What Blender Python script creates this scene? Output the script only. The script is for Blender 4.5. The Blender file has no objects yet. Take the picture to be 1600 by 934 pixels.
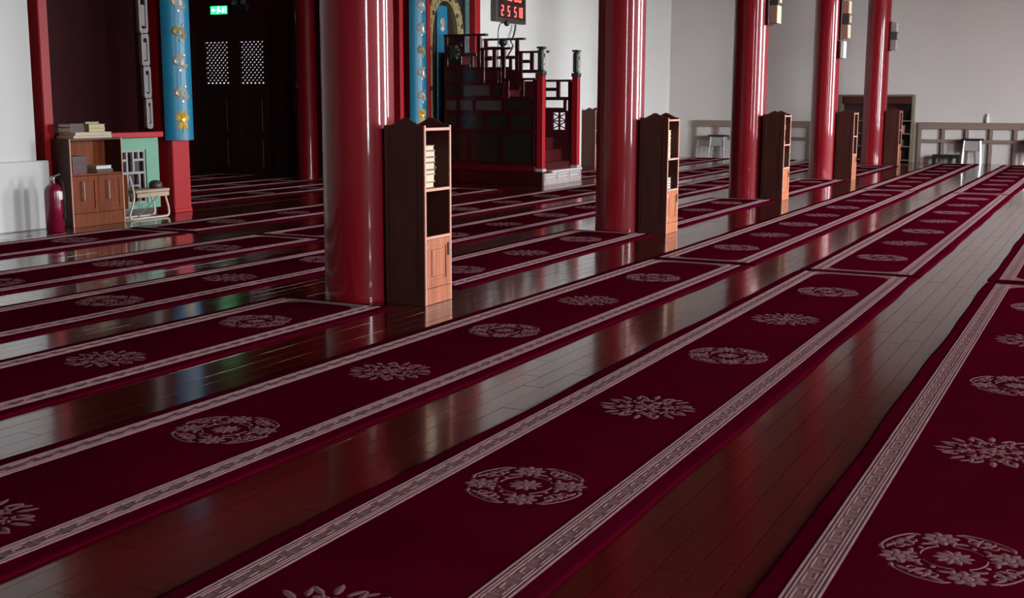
import bpy, math, random
from mathutils import Vector, Matrix
random.seed(7)
PI = math.pi
scene = bpy.context.scene
COL = scene.collection

# ------------------------------------------------------------------ camera
F_PX, PITCH, YAW, ROLL, CAM_H = 1878.0, 0.16194, 0.46325, 0.003105, 1.6
fw = Vector((-math.sin(YAW)*math.cos(PITCH), math.cos(YAW)*math.cos(PITCH), -math.sin(PITCH)))
rt = Vector((math.cos(YAW), math.sin(YAW), 0)); up = rt.cross(fw)
r2 = math.cos(ROLL)*rt + math.sin(ROLL)*up; u2 = -math.sin(ROLL)*rt + math.cos(ROLL)*up
cd = bpy.data.cameras.new('camera'); cam = bpy.data.objects.new('camera', cd); COL.objects.link(cam)
cam.matrix_world = Matrix(((r2.x, u2.x, -fw.x, 0), (r2.y, u2.y, -fw.y, 0), (r2.z, u2.z, -fw.z, CAM_H), (0, 0, 0, 1)))
cd.sensor_fit = 'HORIZONTAL'; cd.sensor_width = 36.0; cd.lens = F_PX/1600*36.0
cd.clip_start = 0.05; cd.clip_end = 300
scene.camera = cam

# ------------------------------------------------------------------ world, daylight, exposure
world = bpy.data.worlds.new('overcast_sky'); scene.world = world; world.use_nodes = True
bgn = world.node_tree.nodes['Background']
bgn.inputs['Color'].default_value = (0.93, 0.97, 1.0, 1); bgn.inputs['Strength'].default_value = 60.0
WX = 6.6                                   # inner face of the window wall
WINDOWS = [(2.4, 1.5), (11.4, 1.5), (18.8, 2.7), (25.6, 3.0)]   # centre y, width; first one added to light faces toward the camera
WZ0, WZ1 = 0.6, 4.8
for wy, ww in WINDOWS:                     # portals: only guide the sky light through the windows
    ld = bpy.data.lights.new('window_portal', 'AREA'); ld.shape = 'RECTANGLE'; ld.size = WZ1-WZ0; ld.size_y = ww
    ld.cycles.is_portal = True
    lo = bpy.data.objects.new('window_portal', ld); COL.objects.link(lo)
    lo.location = (WX+0.3, wy, (WZ0+WZ1)/2); lo.rotation_euler = (0, PI/2, 0)
vs = scene.view_settings
vs.view_transform = 'Standard'; vs.look = 'None'; vs.gamma = 1.0; vs.use_curve_mapping = False; vs.exposure = 0.0

# ------------------------------------------------------------------ materials
def mat(name, col, rough=0.5, metal=0.0, coat=0.0, coat_rough=0.05, spec=0.5, var=0.0, vscale=3.0, bump=0.0, bscale=40.0,
        grain=None, emit=None, estr=0.0, sheen=0.0, sheen_tint=(1, 1, 1), stretch=(1, 1, 1), rvar=0.0):
    m = bpy.data.materials.new(name); m.use_nodes = True
    nt = m.node_tree; p = nt.nodes['Principled BSDF']; L = nt.links.new
    p.inputs['Base Color'].default_value = (*col, 1)
    p.inputs['Roughness'].default_value = rough; p.inputs['Metallic'].default_value = metal
    p.inputs['Specular IOR Level'].default_value = spec
    p.inputs['Coat Weight'].default_value = coat; p.inputs['Coat Roughness'].default_value = coat_rough
    if sheen:
        p.inputs['Sheen Weight'].default_value = sheen; p.inputs['Sheen Roughness'].default_value = 0.4
        p.inputs['Sheen Tint'].default_value = (*sheen_tint, 1)
    if emit:
        p.inputs['Emission Color'].default_value = (*emit, 1); p.inputs['Emission Strength'].default_value = estr
    if var or bump or grain or rvar:
        tc = nt.nodes.new('ShaderNodeTexCoord'); mp = nt.nodes.new('ShaderNodeMapping')
        oi = nt.nodes.new('ShaderNodeObjectInfo'); ad = nt.nodes.new('ShaderNodeVectorMath'); ad.operation = 'ADD'
        L(tc.outputs['Object'], ad.inputs[0]); L(oi.outputs['Location'], ad.inputs[1]); L(ad.outputs[0], mp.inputs['Vector'])
        mp.inputs['Scale'].default_value = stretch
    if var or rvar:
        n = nt.nodes.new('ShaderNodeTexNoise'); n.inputs['Scale'].default_value = vscale; n.inputs['Detail'].default_value = 5
        L(mp.outputs[0], n.inputs['Vector'])
    if var:
        mx = nt.nodes.new('ShaderNodeMix'); mx.data_type = 'RGBA'
        mx.inputs['A'].default_value = (*[c*(1-var) for c in col], 1); mx.inputs['B'].default_value = (*[min(1, c*(1+var)) for c in col], 1)
        L(n.outputs['Fac'], mx.inputs['Factor']); L(mx.outputs['Result'], p.inputs['Base Color'])
        csock = mx.outputs['Result']
        if grain:
            g = nt.nodes.new('ShaderNodeTexNoise'); g.inputs['Scale'].default_value = grain[0]; g.inputs['Detail'].default_value = 3
            mp2 = nt.nodes.new('ShaderNodeMapping'); mp2.inputs['Scale'].default_value = grain[1]
            L(ad.outputs[0], mp2.inputs['Vector']); L(mp2.outputs[0], g.inputs['Vector'])
            m2 = nt.nodes.new('ShaderNodeMix'); m2.data_type = 'RGBA'; m2.blend_type = 'MULTIPLY'
            mr = nt.nodes.new('ShaderNodeMapRange'); mr.inputs['From Min'].default_value = 0.35; mr.inputs['From Max'].default_value = 0.65
            mr.inputs['To Min'].default_value = grain[2]; mr.inputs['To Max'].default_value = 1.0
            L(g.outputs['Fac'], mr.inputs['Value']); m2.inputs['Factor'].default_value = 1.0
            L(csock, m2.inputs['A']); L(mr.outputs['Result'], m2.inputs['B']); L(m2.outputs['Result'], p.inputs['Base Color'])
    if rvar:
        rr = nt.nodes.new('ShaderNodeMapRange'); rr.inputs['To Min'].default_value = rough-rvar; rr.inputs['To Max'].default_value = rough+rvar
        L(n.outputs['Fac'], rr.inputs['Value']); L(rr.outputs['Result'], p.inputs['Roughness'])
    if bump:
        b = nt.nodes.new('ShaderNodeTexNoise'); b.inputs['Scale'].default_value = bscale; b.inputs['Detail'].default_value = 3
        L(mp.outputs[0], b.inputs['Vector'])
        bn = nt.nodes.new('ShaderNodeBump'); bn.inputs['Strength'].default_value = bump; bn.inputs['Distance'].default_value = 0.01
        L(b.outputs['Fac'], bn.inputs['Height']); L(bn.outputs['Normal'], p.inputs['Normal'])
        if coat: L(bn.outputs['Normal'], p.inputs['Coat Normal'])
    return m

M = {}
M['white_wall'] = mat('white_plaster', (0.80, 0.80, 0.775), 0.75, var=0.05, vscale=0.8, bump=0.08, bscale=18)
M['pier_wall'] = mat('dimmed_white_plaster', (0.60, 0.60, 0.585), 0.75, var=0.05, vscale=0.8, bump=0.08, bscale=18)  # same white plaster, darkened so the colour holds the pier's weaker light
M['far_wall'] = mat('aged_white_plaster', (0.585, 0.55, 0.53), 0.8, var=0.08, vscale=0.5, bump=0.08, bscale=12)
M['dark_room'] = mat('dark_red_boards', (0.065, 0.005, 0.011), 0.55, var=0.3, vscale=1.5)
M['ceiling'] = mat('dark_timber_ceiling', (0.11, 0.035, 0.025), 0.7, var=0.3, vscale=1.0)
M['back_wall'] = mat('pale_bounce_wall', (0.45, 0.36, 0.33), 0.6, var=0.3, vscale=1.0)  # unseen wall behind the camera, made pale to bounce light forward
M['back_beam'] = mat('dark_painted_beam', (0.10, 0.02, 0.02), 0.6, var=0.3, vscale=2)
M['floor'] = mat('lacquered_floor_boards', (0.085, 0.006, 0.004), 0.16, coat=0.40, coat_rough=0.08, spec=0.4, var=0.35, vscale=2.2,
                 grain=(30, (1, 0.06, 1), 0.75), bump=0.035, bscale=9, stretch=(1, 0.25, 1), rvar=0.05)
M['floor_gap'] = mat('dark_floor_joint', (0.010, 0.004, 0.003), 0.6)
M['red'] = mat('red_lacquer', (0.23, 0.0018, 0.009), 0.45, spec=0.2, coat=0.55, coat_rough=0.05, var=0.12, vscale=2.0, bump=0.03, bscale=5, stretch=(1, 1, 0.3))
M['red_dull'] = mat('red_painted_wood', (0.38, 0.008, 0.014), 0.42, spec=0.3, var=0.15, vscale=3)
M['pile'] = mat('wine_red_pile', (0.072, 0.0010, 0.010), 1.0, spec=0.0, var=0.4, vscale=1.6, bump=0.35, bscale=260)
M['border'] = mat('dusty_pink_border', (0.228, 0.120, 0.130), 1.0, spec=0.0, var=0.2, vscale=12, bump=0.25, bscale=200)
M['key'] = mat('pale_pink_yarn', (0.305, 0.178, 0.188), 1.0, spec=0.0, var=0.2, vscale=12, bump=0.25, bscale=200)
M['motif'] = mat('rose_grey_yarn', (0.225, 0.112, 0.122), 1.0, spec=0.0, var=0.35, vscale=25, bump=0.25, bscale=200)
M['wood_front'] = mat('orange_brown_wood', (0.52, 0.165, 0.075), 0.45, coat=0.0, spec=0.25, var=0.18, vscale=5, grain=(26, (1, 1, 0.08), 0.7))
M['wood_edge'] = mat('pale_wood_edge', (0.68, 0.33, 0.24), 0.4, spec=0.3, var=0.1, vscale=8)
M['wood_side'] = mat('shaded_brown_wood', (0.072, 0.019, 0.015), 0.4, spec=0.3, var=0.2, vscale=4, grain=(26, (1, 1, 0.08), 0.75))  # cabinet wood with the shade of the unlit sides put into its colour
M['wood_cab'] = mat('russet_wood', (0.30, 0.072, 0.024), 0.5, spec=0.15, var=0.2, vscale=5, grain=(26, (1, 1, 0.1), 0.7))
M['wood_dark'] = mat('near_black_wood', (0.035, 0.010, 0.009), 0.3, coat=0.25, var=0.2, vscale=4)
M['minbar'] = mat('dark_maroon_lacquer', (0.055, 0.004, 0.007), 0.3, coat=0.25, coat_rough=0.1, var=0.2, vscale=4)
M['minbar_panel'] = mat('black_green_lacquer', (0.022, 0.020, 0.018), 0.25, coat=0.3, coat_rough=0.15, var=0.4, vscale=6, bump=0.08, bscale=20)
M['minbar_red'] = mat('dim_red_lacquer', (0.15, 0.005, 0.011), 0.35, spec=0.3, var=0.2, vscale=4)
M['stone'] = mat('carved_grey_stone', (0.30, 0.235, 0.235), 0.6, var=0.25, vscale=14, bump=0.35, bscale=60)
M['stone_pale'] = mat('pale_stone', (0.52, 0.47, 0.46), 0.6, var=0.12, vscale=10, bump=0.15, bscale=60)
M['cap_green'] = mat('dark_green_carving', (0.045, 0.055, 0.042), 0.4, var=0.3, vscale=20, bump=0.3, bscale=60)
M['gold'] = mat('old_gold_leaf', (0.36, 0.29, 0.13), 0.45, metal=0.2, var=0.25, vscale=20, bump=0.2, bscale=60)
M['gold_bright'] = mat('bright_gold_leaf', (0.78, 0.52, 0.13), 0.4, metal=0.3, var=0.15, vscale=20)
M['silver'] = mat('silvered_relief', (0.55, 0.50, 0.42), 0.38, metal=0.4, var=0.2, vscale=20)
M['blue'] = mat('blue_lacquer', (0.012, 0.185, 0.32), 0.4, spec=0.3, coat=0.12, coat_rough=0.2, var=0.12, vscale=3)
M['green'] = mat('jade_green_paint', (0.13, 0.33, 0.22), 0.5, var=0.12, vscale=6)
M['teal'] = mat('teal_green_paint', (0.05, 0.14, 0.12), 0.5, var=0.2, vscale=8)
M['grey_bar'] = mat('pale_grey_lattice', (0.30, 0.30, 0.30), 0.5, var=0.1, vscale=10)
M['carve_white'] = mat('greyed_white_carving', (0.17, 0.145, 0.145), 0.5, var=0.2, vscale=15)
M['black'] = mat('black_plastic', (0.012, 0.012, 0.013), 0.4, var=0.1, vscale=5)
M['charcoal'] = mat('charcoal_plastic', (0.055, 0.045, 0.045), 0.45, var=0.1, vscale=5)
M['metal'] = mat('brushed_steel', (0.55, 0.55, 0.55), 0.35, metal=0.9, var=0.1, vscale=8)
M['tube'] = mat('pale_enamelled_tube', (0.72, 0.62, 0.52), 0.35, var=0.08, vscale=8)
M['cream'] = mat('cream_plastic', (0.72, 0.58, 0.42), 0.45, var=0.06, vscale=6)
M['cream_side'] = mat('tan_wood_box', (0.40, 0.20, 0.14), 0.45, var=0.1, vscale=6)
M['white_plastic'] = mat('white_plastic', (0.80, 0.80, 0.80), 0.4, var=0.04, vscale=6)
M['paper'] = mat('cream_page_edges', (0.70, 0.60, 0.42), 0.8, var=0.1, vscale=30)
M['ext_red'] = mat('extinguisher_crimson', (0.20, 0.006, 0.03), 0.25, coat=0.4, var=0.08, vscale=6)
M['olive'] = mat('olive_painted_wood', (0.17, 0.14, 0.09), 0.55, var=0.2, vscale=5)
M['rail'] = mat('brown_timber_rail', (0.23, 0.16, 0.13), 0.55, var=0.2, vscale=5)
M['seat_tan'] = mat('tan_seat_wood', (0.45, 0.33, 0.22), 0.5, var=0.15, vscale=10)
M['door_wood'] = mat('dim_brown_door_wood', (0.055, 0.018, 0.010), 0.45, var=0.25, vscale=3, grain=(20, (1, 1, 0.08), 0.7))
def dim_pane_mat():  # translucent pane material, made to cut the sky's brightness
    m = bpy.data.materials.new('window_paper'); m.use_nodes = True; nt = m.node_tree; nt.nodes.remove(nt.nodes['Principled BSDF'])
    tr = nt.nodes.new('ShaderNodeBsdfTranslucent'); df = nt.nodes.new('ShaderNodeBsdfDiffuse'); ms = nt.nodes.new('ShaderNodeMixShader')
    nz = nt.nodes.new('ShaderNodeTexNoise'); nz.inputs['Scale'].default_value = 6; cr = nt.nodes.new('ShaderNodeMapRange')
    tr.inputs['Color'].default_value = (0.46, 0.44, 0.46, 1); df.inputs['Color'].default_value = (0.5, 0.47, 0.45, 1)
    cr.inputs['To Min'].default_value = 0.05; cr.inputs['To Max'].default_value = 0.15
    nt.links.new(nz.outputs['Fac'], cr.inputs['Value']); nt.links.new(cr.outputs['Result'], ms.inputs['Fac'])
    nt.links.new(tr.outputs[0], ms.inputs[1]); nt.links.new(df.outputs[0], ms.inputs[2]); nt.links.new(ms.outputs[0], nt.nodes['Material Output'].inputs['Surface'])
    return m
M['dim_pane'] = dim_pane_mat()
M['minbar_sheen'] = mat('reflection_grey_panel', (0.085, 0.07, 0.07), 0.3, coat=0.3, var=0.5, vscale=5, bump=0.1, bscale=25)  # lighter copy of the panel lacquer: grey reflections put into the colour
M['led_face'] = mat('led_panel_black', (0.03, 0.006, 0.008), 0.2)
M['led'] = mat('red_led', (0.3, 0.02, 0.02), 0.4, emit=(1.0, 0.10, 0.08), estr=3.0)
M['exit_green'] = mat('lit_green_sign', (0.0, 0.2, 0.08), 0.4, emit=(0.02, 0.8, 0.14), estr=4.0)
M['exit_white'] = mat('lit_pale_pictogram', (0.5, 0.8, 0.7), 0.4, emit=(0.25, 1.0, 0.6), estr=5.0)
M['ground'] = mat('courtyard_paving', (0.34, 0.33, 0.31), 0.8, var=0.1, vscale=2)
BOOKC = {}
def bookmat(nm, c):
    BOOKC[nm] = mat('book_cover_'+nm, c, 0.5, var=0.1, vscale=20)
for nm, c in dict(rose=(0.42, 0.22, 0.22), cream=(0.62, 0.48, 0.36), tan=(0.52, 0.36, 0.18), yellow=(0.62, 0.45, 0.12), maroon=(0.10, 0.02, 0.03),
                  brown=(0.09, 0.045, 0.035), white=(0.62, 0.56, 0.52), grey=(0.22, 0.2, 0.2), green=(0.06, 0.12, 0.08)).items(): bookmat(nm, c)

# ------------------------------------------------------------------ mesh helpers
class MB:
    def __init__(s): s.v = []; s.f = []
    def box(s, x0, x1, y0, y1, z0, z1):
        b = len(s.v)
        s.v += [(x0, y0, z0), (x1, y0, z0), (x1, y1, z0), (x0, y1, z0), (x0, y0, z1), (x1, y0, z1), (x1, y1, z1), (x0, y1, z1)]
        s.f += [tuple(b+i for i in q) for q in ((3, 2, 1, 0), (4, 5, 6, 7), (0, 1, 5, 4), (1, 2, 6, 5), (2, 3, 7, 6), (3, 0, 4, 7))]
        return s
    def cham(s, x0, x1, y0, y1, z0, z1, c=0.004):
        """box with every edge chamfered (24 vertices)"""
        b = len(s.v); pts = []
        for ax in range(3):
            for sg in (0, 1):
                lo = [x0, y0, z0]; hi = [x1, y1, z1]
                o = [i for i in range(3) if i != ax]
                for (a, d) in ((0, 0), (1, 0), (1, 1), (0, 1)):
                    p = [0, 0, 0]; p[ax] = hi[ax] if sg else lo[ax]
                    for k, e in ((o[0], a), (o[1], d)): p[k] = hi[k]-c if e else lo[k]+c
                    pts.append(tuple(p))
        s.v += pts
        faces = {}
        for ax in range(3):
            for sg in (0, 1):
                i = b+(ax*2+sg)*4; q = (i, i+1, i+2, i+3)
                flip = (sg == 0) != (ax == 1)
                s.f.append(q[::-1] if flip else q)
        def vid(ax, sg, ca):   # vertex of face (ax,sg) at cube corner ca
            o = [i for i in range(3) if i != ax]
            k = {(0, 0): 0, (1, 0): 1, (1, 1): 2, (0, 1): 3}[(ca[o[0]], ca[o[1]])]
            return b+(ax*2+sg)*4+k
        cen = Vector(((x0+x1)/2, (y0+y1)/2, (z0+z1)/2))
        def addf(ids):
            P = [Vector(s.v[i]) for i in ids]; n = (P[1]-P[0]).cross(P[2]-P[1])
            if n.dot(sum(P, Vector())/len(P)-cen) < 0: ids = ids[::-1]
            s.f.append(tuple(ids))
        for ca in [(i, j, k) for i in (0, 1) for j in (0, 1) for k in (0, 1)]:
            addf([vid(a, ca[a], ca) for a in range(3)])
        for ax in range(3):
            o = [i for i in range(3) if i != ax]
            for a in (0, 1):
                for d in (0, 1):
                    c0 = [0, 0, 0]; c0[o[0]] = a; c0[o[1]] = d; c1 = list(c0); c1[ax] = 1
                    addf([vid(o[0], a, c0), vid(o[0], a, c1), vid(o[1], d, c1), vid(o[1], d, c0)])
        return s
    def lathe(s, prof, cx=0, cy=0, n=24, cap=True):
        b = len(s.v); m = len(prof)
        for r, z in prof:
            for i in range(n):
                a = 2*PI*i/n; s.v.append((cx+r*math.cos(a), cy+r*math.sin(a), z))
        for j in range(m-1):
            for i in range(n):
                k = (i+1) % n; s.f.append((b+j*n+i, b+j*n+k, b+(j+1)*n+k, b+(j+1)*n+i))
        if cap:
            s.f.append(tuple(b+i for i in range(n))[::-1]); s.f.append(tuple(b+(m-1)*n+i for i in range(n)))
        return s
    def tube(s, pts, r, n=8):
        b = len(s.v); pts = [Vector(p) for p in pts]; prev = None
        for j, p in enumerate(pts):
            t = (pts[min(j+1, len(pts)-1)]-pts[max(j-1, 0)]).normalized()
            if prev is None:
                a = Vector((0, 0, 1)) if abs(t.z) < 0.9 else Vector((1, 0, 0)); nx = t.cross(a).normalized()
            else: nx = (prev-t*prev.dot(t)).normalized()
            prev = nx; ny = t.cross(nx); rr = r[j] if isinstance(r, (list, tuple)) else r
            for i in range(n):
                a = 2*PI*i/n; s.v.append(tuple(p+rr*(math.cos(a)*nx+math.sin(a)*ny)))
        for j in range(len(pts)-1):
            for i in range(n):
                k = (i+1) % n; s.f.append((b+j*n+i, b+j*n+k, b+(j+1)*n+k, b+(j+1)*n+i))
        s.f.append(tuple(b+i for i in range(n))[::-1]); e = b+(len(pts)-1)*n; s.f.append(tuple(e+i for i in range(n)))
        return s
    def prism(s, poly, a0, a1, axis='x'):
        """polygon (2D) extruded along an axis; poly is in the two other axes in order"""
        b = len(s.v); n = len(poly)
        for a in (a0, a1):
            for (p, q) in poly:
                s.v.append({'x': (a, p, q), 'y': (p, a, q), 'z': (p, q, a)}[axis])
        f0 = tuple(b+i for i in range(n)); f1 = tuple(b+n+i for i in range(n))
        s.f += [f0[::-1], f1]
        for i in range(n):
            k = (i+1) % n; s.f.append((b+i, b+k, b+n+k, b+n+i))
        return s
    def petal(s, x, y, ang, ln, wd, h=0.004, bend=0.0, z0=0.0, n=5):
        """raised leaf: outline at z0, ridge at z0+h, starting at (x,y) and pointing along ang"""
        b = len(s.v); L = []; Rr = []; C = []
        for i in range(n+1):
            t = i/n; w = wd*0.5*math.sin(PI*min(1, (t*0.93+0.07)))**0.8 if 0 < i < n else 0
            a = ang+bend*t; px = x+ln*t*math.cos(ang+bend*t*0.5); py = y+ln*t*math.sin(ang+bend*t*0.5)
            C.append((px, py, z0+(h if 0 < i < n else 0)))
            L.append((px-w*math.sin(a), py+w*math.cos(a), z0)); Rr.append((px+w*math.sin(a), py-w*math.cos(a), z0))
        s.v += L+C+Rr; m = n+1
        for i in range(n):
            s.f.append((b+m+i, b+m+i+1, b+i+1, b+i)); s.f.append((b+2*m+i, b+2*m+i+1, b+m+i+1, b+m+i))
        return s
    def dome(s, x, y, r, h=0.004, z0=0.0, n=8, sx=1.0, rot=0.0):
        b = len(s.v)
        for k, (rr, zz) in enumerate(((1, 0), (0.72, 0.75))):
            for i in range(n):
                a = 2*PI*i/n; px = r*rr*sx*math.cos(a); py = r*rr*math.sin(a)
                s.v.append((x+px*math.cos(rot)-py*math.sin(rot), y+px*math.sin(rot)+py*math.cos(rot), z0+h*zz))
        s.v.append((x, y, z0+h))
        for i in range(n):
            k = (i+1) % n; s.f.append((b+i, b+k, b+n+k, b+n+i)); s.f.append((b+n+i, b+n+k, b+2*n))
        return s
    def arcband(s, x, y, r0, r1, a0, a1, h=0.004, z0=0.0, n=8):
        b = len(s.v)
        for i in range(n+1):
            a = a0+(a1-a0)*i/n; rm = (r0+r1)/2
            for r, z in ((r0, z0), (rm, z0+h), (r1, z0)): s.v.append((x+r*math.cos(a), y+r*math.sin(a), z))
        for i in range(n):
            for j in (0, 1):
                p = b+i*3+j; s.f.append((p, p+1, p+4, p+3))
        return s
    def xform(s, Mx, start=0):
        for i in range(start, len(s.v)): s.v[i] = tuple(Mx @ Vector(s.v[i]))
        return s
    def mesh(s, name, material, smooth=False):
        me = bpy.data.meshes.new(name); me.from_pydata([tuple(p) for p in s.v], [], s.f); me.update()
        if material: me.materials.append(material)
        if smooth:
            me.polygons.foreach_set('use_smooth', [True]*len(me.polygons)); me.set_sharp_from_angle(angle=math.radians(40))
        return me

def link(name, me, parent=None, loc=(0, 0, 0), rz=0.0):
    o = bpy.data.objects.new(name, me); COL.objects.link(o); o.location = loc; o.rotation_euler = (0, 0, rz)
    if parent: o.parent = parent
    return o
def obj(name, mb, m, parent=None, smooth=False, loc=(0, 0, 0)):
    return link(name, mb.mesh(name, M[m] if isinstance(m, str) else m, smooth), parent, loc)
def tag(o, label=None, cat=None, group=None, kind=None):
    if label: o['label'] = label
    if cat: o['category'] = cat
    if group: o['group'] = group
    if kind: o['kind'] = kind
    return o
def thing(name, label, cat, loc=(0, 0, 0), rz=0.0, group=None):
    return tag(link(name, None, None, loc, rz), label, cat, group)
def copy_tree(o, parent=None):
    c = o.copy(); COL.objects.link(c); c.parent = parent
    for ch in list(CH.get(o.name, ())): copy_tree(ch, c)
    return c
CH = {}
def kids(root):
    CH.clear()
    for o in bpy.data.objects:
        if o.parent: CH.setdefault(o.parent.name, []).append(o)
def struct(name, mb, m): return tag(obj(name, mb, m), kind='structure')

# ------------------------------------------------------------------ the shell
QX = -12.2            # qibla wall plane
Y0, Y1, CZ = -5.0, 35.0, 6.2
AX, AY0, AY1 = -21.0, 9.0, 22.0     # the dark room behind the openings
fl = struct('floor', MB().box(QX-0.3, WX+0.3, Y0-0.3, Y1+0.3, -0.25, -0.006).box(AX-0.3, QX-0.3, AY0-0.3, AY1+0.3, -0.25, -0.006), 'floor_gap')
struct('ceiling', MB().box(AX-0.3, WX+0.3, Y0-0.3, Y1+0.3, CZ, CZ+0.2), 'ceiling')
PL0, PL1 = 10.97, 22.62            # outer edges of the red framed openings
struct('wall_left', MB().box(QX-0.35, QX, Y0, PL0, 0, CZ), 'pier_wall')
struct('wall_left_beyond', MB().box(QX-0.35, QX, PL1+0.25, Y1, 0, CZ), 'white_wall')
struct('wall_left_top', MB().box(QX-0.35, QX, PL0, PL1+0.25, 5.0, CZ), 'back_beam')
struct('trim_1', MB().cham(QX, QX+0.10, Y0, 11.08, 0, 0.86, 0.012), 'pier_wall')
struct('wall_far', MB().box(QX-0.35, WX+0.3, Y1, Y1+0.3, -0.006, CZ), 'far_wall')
struct('wall_back', MB().box(QX-0.35, WX+0.3, Y0-0.3, Y0, -0.006, CZ), 'back_wall')
w = MB(); ys = [Y0]
for wy, ww in WINDOWS: ys += [wy-ww/2, wy+ww/2]
ys.append(Y1)
for i in range(0, len(ys), 2): w.box(WX, WX+0.3, ys[i], ys[i+1], -0.006, CZ)
for wy, ww in WINDOWS: w.box(WX, WX+0.3, wy-ww/2, wy+ww/2, -0.006, WZ0).box(WX, WX+0.3, wy-ww/2, wy+ww/2, WZ1, CZ)
struct('wall_right', w, 'white_wall')
for i, (wy, ww) in enumerate(WINDOWS):
    a, b = wy-ww/2, wy+ww/2
    f = MB()
    for (p, q) in ((a, a+0.08), (b-0.08, b)): f.box(WX+0.1, WX+0.2, p, q, WZ0, WZ1)
    f.box(WX+0.1, WX+0.2, a+0.08, b-0.08, WZ0, WZ0+0.08).box(WX+0.1, WX+0.2, a+0.08, b-0.08, WZ1-0.08, WZ1)
    wo = struct('window_%d' % (i+1), f, 'red_dull')  # the first is an added opening, there only for its light
    for k in (1, 2, 3):
        y = a+ww*k/4; obj('mullion', MB().box(WX+0.12, WX+0.18, y-0.03, y+0.03, WZ0+0.08, WZ1-0.08), 'red_dull', wo)
struct('ground', MB().box(WX+0.3, 45, -40, 75, -0.5, -0.3).box(-60, QX-0.35, AY1+0.35, 75, -0.5, -0.3), 'ground')
# dark room behind
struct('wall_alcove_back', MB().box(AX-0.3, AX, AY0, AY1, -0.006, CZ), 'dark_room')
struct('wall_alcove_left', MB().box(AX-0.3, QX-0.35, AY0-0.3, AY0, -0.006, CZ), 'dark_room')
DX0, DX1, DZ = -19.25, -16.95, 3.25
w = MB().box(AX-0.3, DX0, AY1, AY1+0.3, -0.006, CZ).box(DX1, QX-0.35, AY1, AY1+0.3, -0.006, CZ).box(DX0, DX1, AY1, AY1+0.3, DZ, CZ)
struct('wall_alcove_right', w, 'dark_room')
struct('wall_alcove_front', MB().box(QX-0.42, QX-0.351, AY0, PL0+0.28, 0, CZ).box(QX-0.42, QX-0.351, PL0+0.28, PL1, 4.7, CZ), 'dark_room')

# floor boards: the 300 that show largest are single planks, the others one mesh
PW, PLN, GAP = 0.125, 0.90, 0.0022
def plank_mb(mb, x0, y0, y1, tilt, dz):
    c = 0.0005; b = len(mb.v); x1 = x0+PW-GAP
    def z(x, y): return dz+tilt[0]*(x-x0)+tilt[1]*(y-y0)-0.0006
    for (cx_, zz) in ((0, -0.004), (c, 0)):
        for (x, y) in ((x0+cx_, y0+cx_), (x1-cx_, y0+cx_), (x1-cx_, y1-cx_), (x0+cx_, y1-cx_)): mb.v.append((x, y, z(x, y)+zz-0.0008))
    mb.f.append((b+4, b+5, b+6, b+7))
    for i in range(4):
        k = (i+1) % 4; mb.f.append((b+i, b+k, b+4+k, b+4+i))
def seen(x, y):
    d = Vector((x, y, -CAM_H)); zc = d.dot(fw)
    if zc < 0.5: return 0
    u = 800+F_PX*d.dot(r2)/zc; v = 467-F_PX*d.dot(u2)/zc
    return F_PX/zc if (-40 < u < 1640 and v < 990) else 0
RUGX = [-0.41, -2.12, -3.775, -5.555, -7.18, -8.80, -10.72]
def bare(x): return all(abs(x-r) > 0.50 for r in RUGX) and x < 0.2
planks = []
nx = int((WX-QX)/PW)
for i in range(nx):
    x = QX+i*PW; y = Y0+(0.0, 0.45, 0.22, 0.67)[i % 4]-0.9+random.uniform(-.05, .05)
    while y < Y1:
        a, b = max(Y0, y), min(Y1, y+PLN-GAP); ym = (a+b)/2
        if b-a > 0.1: planks.append((x, a, b, seen(x+PW/2, ym) if bare(x+PW/2) else 0))
        y += PLN
planks.sort(key=lambda p: -p[3])
PMESH = []
for k in range(24):
    mb = MB(); plank_mb(mb, 0, 0, PLN-GAP, (random.gauss(0, 0.0009), random.gauss(0, 0.0005)), random.uniform(-0.0004, 0))
    PMESH.append(mb.mesh('plank', M['floor']))
rest = MB()
for k, (x, a, b, s_) in enumerate(planks):
    if k < 300 and s_ > 0 and b-a > PLN-0.01: link('plank', random.choice(PMESH), fl, (x, a, 0))
    else: plank_mb(rest, x, a, b, (random.gauss(0, 0.0009), random.gauss(0, 0.0005)), random.uniform(-0.0004, 0))
for i in range(int((QX-AX)/PW)):
    y = AY0+(i % 3)*0.3
    while y < AY1-0.95:
        plank_mb(rest, AX+i*PW, y, y+PLN-GAP, (random.gauss(0, 0.002), 0), 0); y += PLN
tag(obj('plank_field', rest, 'floor', fl), 'lacquered dark red floor boards', kind='stuff')

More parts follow.
